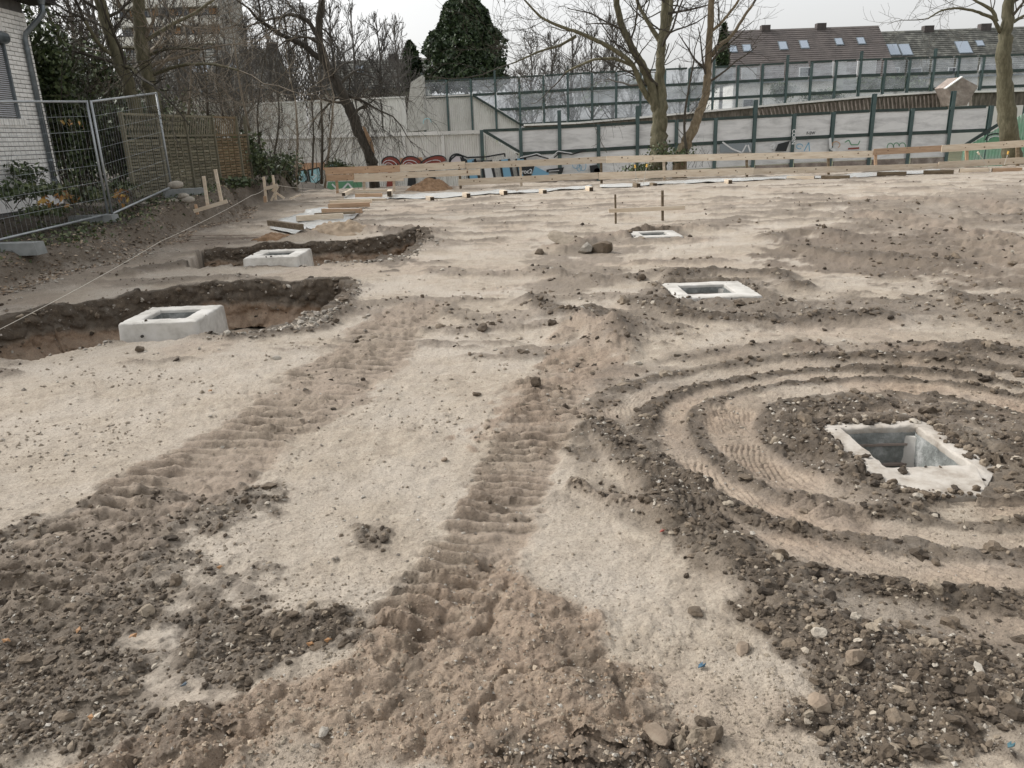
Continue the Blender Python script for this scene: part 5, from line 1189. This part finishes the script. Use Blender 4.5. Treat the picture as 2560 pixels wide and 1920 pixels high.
# ------------------------------------------------------------------ houses beyond the barriers
def skylight(t, base, P, e1, e2, cx, cy, w_, h_, n):
    c = P + e1 * cx + e2 * cy; mb = Local(base)
    R = np.column_stack([e1, e2, n]); mb.box(c + n * .06, (w_ + .2, h_ + .2, .12), R); fr = put('skylight', mb, M_zinc, t)
    mb = Local(base); mb.box(c + n * .135, (w_, h_, .03), R); put('pane', mb, M_sky_glass, fr)
def terrace(Yr, lpx, lpy, rpx, rpy, eave_py, label, mroof, lights, chim, seed):
    A = at(lpx, lpy, Yr); B = at(rpx, rpy, Yr); z = (A[2] + B[2]) / 2; A[2] = B[2] = z; ze = 6.4
    run = (z - ze) / .95; base = np.array([(A[0] + B[0]) / 2, Yr, -1.3])
    t = thing('terraced_house', label, 'house', base); L = B[0] - A[0]
    e1 = np.array([1.0, 0, 0]); E = np.array([A[0], Yr - run, ze]); e2 = np.array([0, run, z - ze]); sl = np.linalg.norm(e2); e2 /= sl; n = np.cross(e1, e2)
    rows = int(sl / .34); rf = Local(base)
    for r in range(rows):
        c = E + e1 * L / 2 + e2 * (r + .5) * sl / rows + n * .03; R = np.column_stack([e1, e2, n]); 
        a_ = .12; R2 = R @ np.array([[1, 0, 0], [0, math.cos(a_), math.sin(a_)], [0, -math.sin(a_), math.cos(a_)]])
        rf.box(c, (L, sl / rows * 1.12, .05), R2)
    rf.prism([(A[0], Yr, z), (A[0], Yr - run, ze), (A[0], Yr + run, ze)], (L, 0, 0)); put('roof', rf, mroof, t)
    mb = Local(base); mb.box(((A[0] + B[0]) / 2, Yr, (ze - 1.3) / 2 - .05), (L - .4, run * 2 - .8, ze + 1.3)); wall = put('wall', mb, M_wallw, t)
    for (px, py, wpx, hpx) in lights:
        p = on_plane(px, py, E, n); d = p - E; s = Yr / F_PX; skylight(t, base, E, e1, e2, float(d @ e1), float(d @ e2), wpx * s, hpx * s * 1.35, n)
    for px, wpx in chim:
        x = at(px, lpy, Yr)[0]; mb = Local(base); mb.box((x, Yr, z + .1), (wpx * Yr / F_PX, .8, .75)); put('chimney', mb, M_rooft, t)
    mb = Local(base); mb.beam((A[0] - .1, Yr - run - .1, ze - .02), (B[0] + .1, Yr - run - .1, ze - .02), .14, .14); put('gutter', mb, M_zinc, t)
    return t, base, Yr - run + .4
t1, b1, yw = terrace(97, 1800, 82, 2196, 61, 0, 'long terraced house with smooth brown roof and six small skylights', M_roof_br,
    [(1831, 124, 16, 15), (1867, 122, 16, 15), (1957, 116, 16, 18), (2010, 113, 16, 18), (2097, 106, 14, 15), (2152, 104, 14, 15)], [(1912, 20), (2050, 21)], 1)
def windows(t, base, yw, lst):
    for px, py, wpx, hpx, m in lst:
        p = at(px, py, yw - .03); mb = Local(base); mb.box(p, (wpx * yw / F_PX + .2, .10, hpx * yw / F_PX + .2)); fr = put('window', mb, M_winfr, t)
        mb = Local(base); mb.box(p + (0, -.07, 0), (wpx * yw / F_PX, .04, hpx * yw / F_PX)); put('pane', mb, m, fr)
windows(t1, b1, yw, [(1872, 186, 30, 24, M_winbl), (2015, 180, 28, 17, M_glass), (2098, 172, 28, 28, M_winbl), (2166, 170, 40, 27, M_winbl), (1820, 185, 20, 24, M_glass), (1870, 262, 22, 22, M_glass)])
t2, b2, yw2 = terrace(99, 2200, 82, 2640, 62, 0, 'terraced house on the right with darker mossy tiled roof and large skylights', M_roof_dk,
    [(2233, 126, 22, 26), (2263, 126, 22, 26), (2408, 120, 28, 28), (2449, 110, 14, 12)], [(2318, 22), (2459, 24)], 2)
windows(t2, b2, yw2, [(2232, 177, 26, 11, M_glass), (2290, 176, 24, 8, M_glass), (2290, 200, 26, 24, M_glass), (2382, 176, 18, 10, M_glass), (2470, 170, 36, 12, M_glass), (2382, 192, 18, 14, M_glass)])
# dark gable tower beside it
# brick house behind the trees on the left
t3, b3, yw3 = terrace(78, 300, 128, 697, 126, 0, 'dark roofed house behind the bare branches on the left', M_roof_dk,
    [(444, 160, 10, 12), (488, 172, 16, 20), (512, 172, 16, 20), (585, 165, 14, 14)], [(682, 22)], 3)
windows(t3, b3, yw3, [(450, 232, 30, 24, M_glass), (520, 232, 30, 24, M_glass), (590, 232, 26, 24, M_glass), (650, 232, 20, 24, M_glass)])
t4, b4, yw4 = terrace(80, 800, 152, 1075, 149, 0, 'low dark roofed house between the leaning tree and the conifer', M_roof_dk, [(900, 175, 14, 14)], [(985, 22)], 4)
# tower block
Yt = 120; tb = np.array([at(400, 100, Yt)[0], Yt, -1.3]); tt = thing('tower_block', 'tall apartment block with white balcony bands far behind the trees on the left', 'building', tb)
x0, x1 = at(300, 60, Yt)[0], at(548, 60, Yt)[0]; mb = Local(tb); mb.box(((x0 + x1) / 2, Yt + 6, 13.5), (x1 - x0, 11.5, 30)); put('wall', mb, M_wallg, tt)
for k, py in enumerate((128, 82, 36, -10, -56)):
    zc = at(430, py - 28 + 2, Yt)[2]; mb = Local(tb); mb.box(((x0 + x1) / 2, Yt - .5, zc), (x1 - x0 + .3, 1.0, 1.15)); put('balcony_parapet', mb, M_wallw, tt)
    mb = Local(tb); mb.box(((x0 + x1) / 2, Yt - .5, zc + .68), (x1 - x0 + .4, 1.1, .12)); put('balcony_slab', mb, M_dwood, tt)
    for i in range(5):
        x = x0 + (i + .5) * (x1 - x0) / 5; zz = zc - 1.35
        mb = Local(tb); mb.box((x - .7, Yt + .2, zz), (1.3, .12, 1.3)); wq = put('window', mb, M_winfr, tt); mb = Local(tb); mb.box((x - .7, Yt + .12, zz), (1.1, .06, 1.1)); put('pane', mb, M_glass, wq)
        mb = Local(tb); mb.box((x + .75, Yt + .18, zz), (1.1, .1, 1.35)); put('blind', mb, M_balc, tt)

# ------------------------------------------------------------------ trees
class Tree:
    def __init__(s, Y, seed): s.Y = Y; s.rng = np.random.default_rng(seed); s.tw = None
    def limb(s, pts, dy=0.0, k=9):
        P = np.array([at(x, y, s.Y) for x, y, w_ in pts]); R = np.array([w_ / F_PX * s.Y / 2 for _, _, w_ in pts])
        n = len(P); P[:, 1] += dy * np.linspace(0, 1, n) ** 1.5
        # resample with wiggle
        u = np.linspace(0, n - 1, (n - 1) * 5 + 1); Q = np.column_stack([np.interp(u, np.arange(n), P[:, c]) for c in range(3)])
        for _ in range(2): Q[1:-1] = (Q[:-2] + 2 * Q[1:-1] + Q[2:]) / 4
        rr = np.interp(u, np.arange(n), R); Q[1:-1] += s.rng.normal(0, 1, Q[1:-1].shape) * rr[1:-1, None] * .10
        rr = rr * (1 + s.rng.normal(0, .03, len(rr)))
        return Q, rr
def grow(mb, p, d, L, r, lvl, rng, up=.25, spread=.8, kids=5, droop=0.0, minr=.004):
    n = 6; P = [p]; dd = d / (np.linalg.norm(d) + 1e-9)
    for i in range(n - 1):
        dd = dd + rng.normal(0, .16, 3) + np.array([0, 0, up * .22 - droop * .3]); dd /= np.linalg.norm(dd); P.append(P[-1] + dd * L / (n - 1))
    P = np.array(P); rr = np.linspace(r, max(r * .35, minr * .7), n); mb.tube(P, rr, 5 if r > .02 else 3, False)
    if lvl > 0:
        for k in range(kids):
            u = rng.uniform(.25, 1.0); i = min(int(u * (n - 1)), n - 2); q = P[i] + (P[i + 1] - P[i]) * (u * (n - 1) - i)
            ax = rng.normal(0, 1, 3); t = P[i + 1] - P[i]; t /= np.linalg.norm(t) + 1e-9; ax -= t * ax.dot(t); ax /= np.linalg.norm(ax) + 1e-9
            nd = t * rng.uniform(.5, 1) + ax * spread * rng.uniform(.6, 1.2)
            grow(mb, q, nd, L * rng.uniform(.4, .65), max(rr[i] * rng.uniform(.4, .6), minr), lvl - 1, rng, up, spread, max(kids - 1, 2), droop, minr)
def bare_tree(label, Y, seed, trunk, limbs, mtrunk, mtwig, nb=8, L=2.0, lvl=2, kids=5, up=.3, droop=0, base_z=None, minr=.005, group=None, start=.35, spread=.8):
    T = Tree(Y, seed); Q, R = T.limb(trunk); base = Q[0].copy(); zb = base_z if base_z is not None else base[2]
    if base_z is not None: Q = np.vstack([[Q[0][0] , Q[0][1], base_z], Q]); R = np.concatenate([[R[0] * 1.25], R])
    base = Q[0].copy(); t = thing('bare_tree', label, 'tree', base, group)
    mb = Local(base); mb.tube(Q, R, 14); put('trunk', mb, mtrunk, t, True); lim = [(Q, R)]
    for L_ in limbs:
        pts, dy = L_; q, r = T.limb(pts, dy); mb = Local(base); mb.tube(q, r, 9); put('limb', mb, mtrunk, t, True); lim.append((q, r))
    mb = Local(base); rng = T.rng
    for li, (q, r) in enumerate(lim):
        for k in range(nb):
            u = rng.uniform(start if li == 0 else .2, 1.0); i = min(int(u * (len(q) - 1)), len(q) - 2); d = q[i + 1] - q[i]; d /= np.linalg.norm(d) + 1e-9
            ax = rng.normal(0, 1, 3); ax -= d * ax.dot(d); ax /= np.linalg.norm(ax); grow(mb, q[i], d * .6 + ax * .9, L * rng.uniform(.5, 1.1), min(max(r[i] * .33, minr), .06), lvl, rng, up, spread, kids, droop, minr)
        grow(mb, q[-1], q[-1] - q[-2], L * 1.2, r[-1] * .9, lvl, rng, up, spread, kids + 1, droop, minr)
    put('branches', mb, mtwig, t, False); return t
bare_tree('slanting smooth-barked trunk on the left, nearer the brick house', 19, 1, [(345, 310, 32), (338, 262, 30), (325, 224, 29), (295, 143, 27), (270, 76, 25), (249, 0, 24), (232, -70, 22)], [([(300, 150, 12), (262, 120, 9), (240, 60, 7)], -.5), ([(262, 148, 5), (300, 160, 7), (345, 175, 8), (362, 190, 9)], -.4)], M_bark_g, M_twig, 7, 1.8, 2, 5, base_z=.6)
bare_tree('straight smooth-barked trunk beside the slanting one, behind the woven fence', 19.6, 2, [(392, 300, 34), (384, 262, 33), (375, 211, 32), (359, 148, 30), (350, 76, 28), (346, 0, 27), (342, -80, 24)], [([(380, 188, 9), (430, 172, 8), (480, 164, 7), (560, 166, 6), (632, 185, 4)], -1.0), ([(352, 110, 10), (420, 60, 8), (480, 20, 7), (520, -30, 5)], .8), ([(368, 140, 8), (410, 125, 6), (470, 122, 5), (520, 130, 4)], -.5), ([(356, 120, 8), (300, 118, 6), (255, 124, 5)], .4)], M_bark_g, M_twig_l, 7, 1.6, 2, 5, base_z=.6)
bare_tree('dark tree leaning left with a long pale split in its trunk behind the barrier', 29, 3, [(933, 425, 24), (928, 400, 26), (912, 360, 25), (890, 310, 26), (868, 255, 24), (840, 205, 22), (815, 160, 20), (798, 110, 18), (796, 60, 16), (805, 0, 15), (812, -60, 12)],
    [([(815, 160, 14), (760, 112, 12), (705, 88, 10), (680, 70, 9), (655, 52, 7), (640, 30, 5)], -.8), ([(800, 100, 12), (770, 50, 10), (720, 30, 8), (690, 36, 6)], .6), ([(860, 235, 9), (900, 250, 7), (920, 262, 5)], .5), ([(650, 54, 6), (650, 20, 5), (640, -20, 4)], 0)], M_bark_d, M_twig, 12, 2.2, 2, 6, -.1, .45, base_z=-1.25, minr=.006)
mb = MB(); Tb = [at(x, y, 28.80) for x, y in ((905, 315), (912, 318), (930, 352), (937, 385), (931, 378), (918, 350))]; mb.prism(Tb, (0, .05, 0)); put('split_bark', mb, M_splint, parent=bpy.data.objects['bare_tree.002'], loc=tuple(-np.array(bpy.data.objects['bare_tree.002'].location)))
bare_tree('big forked tree behind the middle of the barrier', 29, 4, [(1643, 425, 46), (1645, 380, 42), (1647, 330, 37), (1650, 285, 34), (1652, 240, 26), (1650, 190, 22), (1653, 120, 20), (1660, 60, 18), (1664, 0, 17), (1670, -70, 14)],
    [([(1650, 290, 26), (1636, 255, 24), (1622, 200, 20), (1600, 160, 18), (1575, 120, 16), (1548, 70, 15), (1535, 20, 14), (1530, -50, 12)], -.8),
     ([(1640, 265, 16), (1612, 235, 14), (1595, 200, 13), (1580, 165, 11), (1545, 135, 10), (1500, 112, 9), (1445, 90, 8), (1400, 78, 7), (1350, 60, 5), (1310, 20, 4)], -1.5),
     ([(1440, 90, 7), (1400, 115, 6), (1350, 130, 5), (1310, 150, 4), (1280, 165, 3)], -1.0),
     ([(1582, 165, 8), (1540, 145, 7), (1490, 145, 6), (1440, 165, 5), (1420, 175, 4)], 1.0),
     ([(1650, 115, 15), (1672, 70, 14), (1684, 20, 12), (1690, -40, 10)], .8), ([(1653, 110, 12), (1625, 60, 10), (1600, 10, 8), (1590, -40, 7)], .6)], M_bark_g, M_twig, 9, 2.6, 2, 5, .2, .1, base_z=-1.25, minr=.006)
bare_tree('crooked tree with orange-brown bark right of the big forked one', 28.6, 5, [(1700, 395, 32), (1718, 350, 26), (1737, 316, 22), (1752, 274, 20), (1764, 243, 18), (1768, 201, 18), (1771, 160, 17), (1774, 84, 15), (1778, 0, 14), (1782, -60, 12)],
    [([(1778, 140, 11), (1800, 112, 10), (1835, 88, 8), (1860, 50, 7), (1895, 5, 6)], .6), ([(1776, 80, 8), (1800, 60, 6), (1830, 20, 5), (1850, -20, 4)], -.6)], M_bark_o, M_twig, 6, 1.8, 2, 4, .3, base_z=-1.25, minr=.006)
bare_tree('thick trunk near the right edge in front of the barriers', 29.8, 6, [(2535, 425, 46), (2530, 380, 44), (2520, 300, 40), (2509, 200, 33), (2507, 126, 31), (2519, 60, 26), (2523, 0, 23), (2530, -70, 20)],
    [([(2500, 80, 9), (2480, 45, 8), (2430, 30, 6), (2380, 24, 5), (2330, 32, 4), (2290, 55, 3)], -.8), ([(2492, 55, 9), (2485, 25, 8), (2460, 8, 6), (2420, -20, 5)], .3), ([(2525, 60, 8), (2560, 40, 7), (2620, 20, 5)], .3)], M_bark_g, M_twig, 4, 1.8, 2, 4, .3, base_z=-1.0, start=.7)
# saplings around the gap in the fence
sap = [(741, 440, 745, 340, 738, 250, 27, 6), (780, 440, 785, 330, 775, 200, 27.2, 5), (804, 460, 806, 330, 800, 180, 27.5, 7), (812, 470, 828, 320, 835, 240, 27.6, 6), (680, 420, 700, 300, 690, 180, 25, 5), (655, 400, 640, 290, 660, 150, 24, 5), (625, 330, 600, 220, 585, 100, 24.5, 6), (560, 300, 540, 200, 545, 90, 24, 4), (520, 290, 515, 200, 500, 60, 23.5, 6), (470, 290, 480, 190, 460, 60, 24, 5), (1718, 400, 1708, 300, 1735, 150, 28.3, 7)]
plc = ['leaning out of the woven fence corner', 'second from the fence corner', 'tallest in the fence gap', 'forked one nearest the plank barrier end', 'growing at the end of the woven fence', 'behind the end post of the woven fence', 'above the warm-coloured fence panel', 'thin one above the fourth fence panel', 'behind the middle of the trellis', 'behind the left trellis', 'beside the foot of the crooked tree']
for k, (a, b, c, d, e, f, Y, w_) in enumerate(sap):
    bare_tree(f'slender dark sapling {plc[k]}', Y, 20 + k, [(a, b, w_), (c, d, w_ * .8), (e, f, w_ * .5)], [], M_twig if k % 3 else M_twig_l, M_twig if k % 3 else M_twig_l, 12, 1.4, 1, 4, .3, start=.2, minr=.004, group='saplings behind the fences')
# brushy undergrowth of bare stems: each bush its own
def bush(px, py, Y, wid, hgt, n, seed, label, m, leaves=0, mleaf=None, group=None, lean=.3, lvl=1, kids=4, z0=None, leaf=.05, r0=.008, name='shrub'):
    rng = np.random.default_rng(seed); p = at(px, py, Y); base = np.array([p[0], p[1], z0 if z0 is not None else p[2]])
    t = thing(name, label, 'shrub', base, group); mb = MB()
    for k in range(n):
        o = np.array([rng.uniform(-wid / 2, wid / 2), rng.uniform(-.4, .4), 0]); d = np.array([rng.normal(0, lean), rng.normal(0, lean), 1]); grow(mb, o, d, hgt * rng.uniform(.6, 1), r0 * rng.uniform(.6, 1.2), lvl, rng, .3, .6, kids, 0, .003)
    put('stems', mb, m, t, kind='stuff')
    if leaves:
        mb = MB(); c = rng.normal(0, 1, (leaves, 3)); c /= np.linalg.norm(c, axis=1)[:, None]; c *= rng.random((leaves, 1)) ** .45
        cl = rng.normal(0, 1, (14, 3)) * .5; c = c * .55 + cl[rng.integers(0, 14, leaves)] * .55
        P = c * np.array([wid * .5, .5, hgt * .45]) + np.array([0, 0, hgt * .5]); P[:, 2] = np.abs(P[:, 2])
        leaf_quads(mb, P, leaf, rng); put('leaves', mb, mleaf, t)
    return t
def leaf_quads(mb, P, s, rng):
    n = len(P); a = rng.normal(0, 1, (n, 3)); a /= np.linalg.norm(a, axis=1)[:, None]; b = rng.normal(0, 1, (n, 3)); b -= a * (a * b).sum(1)[:, None]; b /= np.linalg.norm(b, axis=1)[:, None]
    q = s * (.5 + rng.random((n, 1))); V = np.stack([P - a * q, P - b * q * .5 , P + a * q, P + b * q * .6], 1); f = np.arange(n * 4).reshape(n, 4); mb.add(V.reshape(-1, 3), f4=f)
# dark evergreen mass beside the brick house
for k, (px, Y, h_, w_, nl) in enumerate(((175, 17.6, 3.9, 1.5, 5200), (235, 18.3, 2.6, 1.3, 2600), (150, 19.0, 4.6, 1.8, 4200), (205, 20.5, 5.0, 2.2, 2600))):
    bush(px, 480, Y, w_, h_, 26, 40 + k, ['dense ivy-covered thicket against the corner of the brick house', 'lower dark thicket between the brick house and the leaning trunks', 'tall dark evergreen thicket rising behind the house corner', 'tallest dark thicket with sky showing through its top'][k], M_twig, nl, M_leaf, None, .15, 1, 4, .6, .06, .014)
for k, (px, Y, w_, h_, nl, z0_) in enumerate(((290, 22.5, 2.6, 3.0, 4200, .5), (380, 25.5, 3.2, 3.0, 4400, .3), (470, 27.0, 3.4, 3.0, 4200, .2), (560, 28.0, 3.2, 2.4, 3600, 0), (665, 28.5, 3.0, 1.8, 2600, -.3), (330, 32, 5.0, 5.2, 5200, 0), (255, 24, 3.0, 5.2, 5200, .5), (610, 24.2, 1.8, 2.2, 1700, .2))):
    bush(px, 400, Y, w_, h_, 14, 240 + k, ['evergreen scrub between the slanting trunk and the brick house', 'evergreen scrub behind the left end of the woven fence', 'evergreen scrub behind the middle of the woven fence', 'evergreen scrub behind the warm-coloured end of the woven fence', 'low evergreen scrub before the ribbed wall left of the leaning tree', 'tall loose evergreen far behind the mesh fence joint', 'tall loose evergreen left of the slanting trunk', 'ivy-hung shrub at the free end of the woven fence'][k], M_twig, nl, M_leaf, None, .35, 1, 3, z0_, .075, .012)
for k, (px, Y, w_, h_, n) in enumerate(((420, 24, 2.5, 3.6, 26), (480, 25, 2.5, 3.8, 26), (540, 24, 2.6, 3.6, 28), (600, 26, 2.6, 3.2, 26), (660, 26, 2.2, 3.0, 24), (720, 30, 2.6, 3.2, 24), (860, 32, 2.4, 2.6, 20))):
    bush(px, 430, Y, w_, h_, n, 60 + k, 'tangled pale and dark bare shrub in the thicket behind the woven fence', (M_twig_l, M_twig)[k % 2], 0, None, 'bare shrubs in the thicket behind the woven fence', .35, 2, 3, .2, r0=.010)
for k, (px, py, Y, w_, h_, n) in enumerate(((960, 325, 50, 2.6, 2.8, 70), (1005, 322, 52, 1.8, 2.6, 50))):
    bush(px, py, Y, w_, h_, n, 80 + k, 'stand of upright dark reeds before the pale ribbed wall', M_twig, 0, None, 'reeds before the ribbed wall', .06, 0, 0, .2, r0=.014, name='reeds')
for k, (px, py, Y, w_, h_) in enumerate(((860, 452, 27.6, 1.3, .9), (650, 440, 23.5, 1.2, .9), (700, 445, 25, 1.4, 1.0), (600, 470, 21.5, .9, .35), (1700, 420, 28, 2.2, .9), (1600, 445, 28.2, 2.0, .6))):
    bush(px, py, Y, w_, h_, 16, 90 + k, ['leafy bramble at the left end of the plank barrier', 'ivy clump at the end of the woven fence', 'ivy-grown scrub before the ribbed wall', 'low weeds under the woven fence', 'bramble at the foot of the two middle trees', 'low undergrowth under the barrier left of the big tree'][k], M_twig, 500, M_leaf, None, .5, 1, 3, leaf=.05)
for k, (px, py, Y, w_, h_, m, n) in enumerate(((75, 480, 15.2, 1.0, .75, M_leaf, 300), (40, 520, 13.3, 1.0, .5, M_leaf, 320), (130, 510, 14.0, 1.0, .45, M_grass, 400), (210, 520, 14.6, 1.0, .4, M_grass, 400), (120, 545, 13.3, 1.2, .25, M_grass, 300), (300, 490, 16, .9, .4, M_grass, 260))):
    bush(px, py, Y, w_, h_, 9, 110 + k, ['upright broad-leaved shrub before the white plinth of the house', 'dark shrub at the left edge before the plinth', 'weeds behind the left mesh panel, below the downpipe', 'weeds behind the joint of the mesh panels', 'low weeds at the foot of the left mesh panel', 'weeds behind the right mesh panel'][k], M_twig, n, m, None, .5, 1, 3, leaf=.045)
for k, (px, py, Y) in enumerate(((130, 540, 13.6), (170, 520, 13.9), (195, 335, 15.5), (310, 515, 15.6))):
    bush(px, py, Y, .5, .4, 4, 130 + k, ['orange autumn leaves on a low shrub behind the left mesh panel', 'yellow-orange leaves right of the first orange shrub', 'few yellow leaves high on a thin twig by the downpipe', 'yellow-green leaves at the foot of the right mesh panel'][k], M_twig, 26 if k != 2 else 10, M_yleaf, None, .5, 0, 0, leaf=.06)
# leaf litter on the garden bank and over the plot
rng = np.random.default_rng(5); n = 5200; y = rng.uniform(8.5, 22, n); x = bank_x(y) - rng.gamma(1.6, .45, n) + .35; z = hza(x, y) + .012
mb = MB(); P = np.column_stack([x, y, z]); 
def litter(mb, P, s, rng):
    n = len(P); th = rng.random(n) * 6.28; a = np.column_stack([np.cos(th), np.sin(th), rng.normal(0, .25, n)]); b = np.column_stack([-np.sin(th), np.cos(th), rng.normal(0, .25, n)]); q = s * (.5 + rng.random((n, 1)))
    V = np.stack([P - a * q, P - b * q * .5, P + a * q, P + b * q * .5], 1); mb.add(V.reshape(-1, 3), f4=np.arange(n * 4).reshape(n, 4))
litter(mb, P, .028, rng); put('leaf_litter', mb, M_litter, kind='stuff')
mb = MB(); n = 3000; y = rng.uniform(9.5, 22, n); x = bank_x(y) - rng.gamma(2, .5, n) - .2; z = hza(x, y) + .03; leaf_quads(mb, np.column_stack([x, y, z]), .03, rng); put('ground_weeds', mb, M_grass, kind='stuff')
for k, (px, py, lab) in enumerate(((478, 1240, 'orange-brown curled leaf in the churned soil at the lower left'), (20, 1405, 'rusty crumpled leaf at the left edge near the bottom'), (175, 1383, 'small red-brown leaf in the lower left rubble'), (290, 1388, 'reddish leaf right of the small red-brown one'), (200, 1565, 'tiny yellow leaf near the lower left corner'), (455, 848, 'single orange leaf on the sand in front of the left pit'), (672, 1398, 'yellowish leaf at the edge of the wet clay'), (710, 1395, 'brown leaf beside the yellowish one'))):
    p = G(px * K22, py * K22); s = .015 if py > 1000 else .025; mb = MB(); r2 = np.random.default_rng(k)
    V = [(-s, 0, .004), (-.3 * s, -.5 * s, .012), (.6 * s, -.4 * s, .003), (s, .1 * s, .014), (.4 * s, .5 * s, .004), (-.4 * s, .45 * s, .012)]; mb.add(V, fn=[[0, 1, 2, 3, 4, 5]]); o = put('fallen_leaf', mb, M_dleaf, loc=(p[0], p[1], hz(p[0], p[1]) + .012), label=lab, category='leaf')
    md = o.modifiers.new('t', 'SOLIDIFY'); md.thickness = .001; o.rotation_euler = (0, 0, r2.random() * 6)
# evergreens in the distance
def conifer(px, py0, py1, wpx, Y, seed, label, n, ms=.28):
    rng = np.random.default_rng(seed); b = at(px, py1, Y); tp = at(px, py0, Y); H = tp[2] - b[2]; Wd = wpx / F_PX * Y; base = np.array([b[0], b[1], -1.2])
    t = thing('conifer', label, 'tree', base); mb = Local(base); mb.tube([base, (b[0], b[1], tp[2] - .5)], [.3, .05], 8); put('trunk', mb, M_bark_d, t, True)
    u = rng.random(n) ** .8; prof = np.interp(u, [0, .15, .5, .8, 1], [.85, 1, .85, .55, .08]); th = rng.random(n) * 6.283
    clump = .60 + .36 * vn(th * 3.2 + 50, u * 7, seed) + .26 * vn(th * 8 + 90, u * 20, seed + 3) ; rr = prof * Wd / 2 * clump * (1 - .45 * rng.random(n) ** 2.0)
    P = np.column_stack([b[0] + rr * np.cos(th), b[1] + rr * np.sin(th) * .9, b[2] - 1 + u * (H + 1)])
    mb = Local(base); leaf_quads(mb, P, ms, rng); put('crown', mb, M_conif, t); return t
conifer(1165, -25, 200, 200, 74, 1, 'large dense dark evergreen behind the left end of the farther barrier', 30000, .17)
conifer(1030, 105, 200, 60, 76, 2, 'small dark evergreen at the left foot of the large one', 2600, .25)
conifer(1805, 60, 185, 30, 80, 3, 'narrow dark evergreen at the left gable of the brown roofed house', 1500, .25)
# hedge seen through the panes
hb = at(2190, 200, 80); t = thing('hedge', 'clipped green hedge seen through the clear panes', 'hedge', (hb[0], 80, hb[2] - 1.5)); rng = np.random.default_rng(3); n = 5000
xa, xb = at(2098, 200, 80)[0], at(2290, 200, 80)[0]; z1 = at(2190, 194, 80)[2]; z0 = at(2190, 222, 80)[2]
mb = Local((hb[0], 80, hb[2] - 1.5)); leaf_quads(mb, np.column_stack([rng.uniform(xa, xb, n), 80 + rng.uniform(-.5, .5, n), rng.uniform(z0, z1, n)]), .13, rng); put('leaves', mb, M_hedge, t)
for k, (px, py, Y, w_, h_, n) in enumerate(((1950, 262, 76, 3, 2.4, 900), (2060, 262, 76, 4, 1.6, 900), (1730, 262, 74, 5, 2.2, 900), (1600, 250, 75, 3, 2.0, 500), (2300, 238, 78, 3, 1.6, 400), (1500, 280, 74, 3, 3.0, 700), (1330, 290, 76, 4, 3, 900))):
    bush(px, py, Y, w_, h_, 16, 150 + k, 'garden shrub seen through the clear panes of the farther barrier', M_twig_far, n, M_hedge, 'garden shrubs seen through the panes', .4, 1, 3, leaf=.14, r0=.02)
# far bare trees: one of each kind, then copies
def far_tree(seed, H, label):
    rng = np.random.default_rng(seed); t = thing('far_bare_tree', label, 'tree', (0, 0, 0), 'bare trees far behind the barriers')
    mb = MB(); P = np.array([(0, 0, 0), (.1, 0, H * .25), (-.1, .1, H * .5), (.1, 0, H * .75), (0, 0, H)]); R = np.array([.22, .17, .12, .07, .03]); mb.tube(P, R, 7); put('trunk', mb, M_twig_far, t, True)
    mb = MB()
    for k in range(26):
        u = rng.uniform(.2, .95); q = np.array([np.interp(u, np.linspace(0, 1, 5), P[:, c]) for c in range(3)]); a = rng.random() * 6.28; grow(mb, q, np.array([math.cos(a), math.sin(a), 1.1]), H * .38 * (1.15 - u), .05, 2, rng, .5, .6, 5, 0, .018)
    put('branches', mb, M_twig_far, t); return t
ft_lab = 'bare tree far behind the barriers and roofs, fine grey twigs against the sky'
FT = [far_tree(s, 10, ft_lab) for s in (1, 2, 3)]
spots = [(1330, 290, 78, 1.0), (1380, 290, 84, 1.05), (1430, 290, 80, 1.1), (1480, 290, 86, 1.1), (1530, 290, 82, 1.15), (1580, 290, 88, .9), (1700, 285, 84, .75), (1740, 285, 90, .8), (1290, 295, 88, .8), (1000, 290, 66, 1.0), (960, 300, 72, 1.1), (900, 300, 68, 1.15), (850, 300, 72, 1.2), (790, 300, 66, 1.1), (740, 300, 70, 1.2), (690, 300, 64, 1.1), (640, 300, 70, 1.1), (590, 300, 60, 1.0), (520, 300, 62, 1.0), (460, 300, 58, 1.1), (420, 300, 66, 1.3), (230, 320, 40, 1.0), (290, 320, 44, 1.0)]
for k, (px, py, Y, s) in enumerate(spots):
    p = at(px, py, Y); src = FT[k % 3]
    if k < 3: o = src; o.location = (p[0], p[1], -1.0)
    else: o = copy_thing(src, (p[0], p[1], -1.0), rz=k * 1.3)
    o.scale = (s, s, s * 1.15)
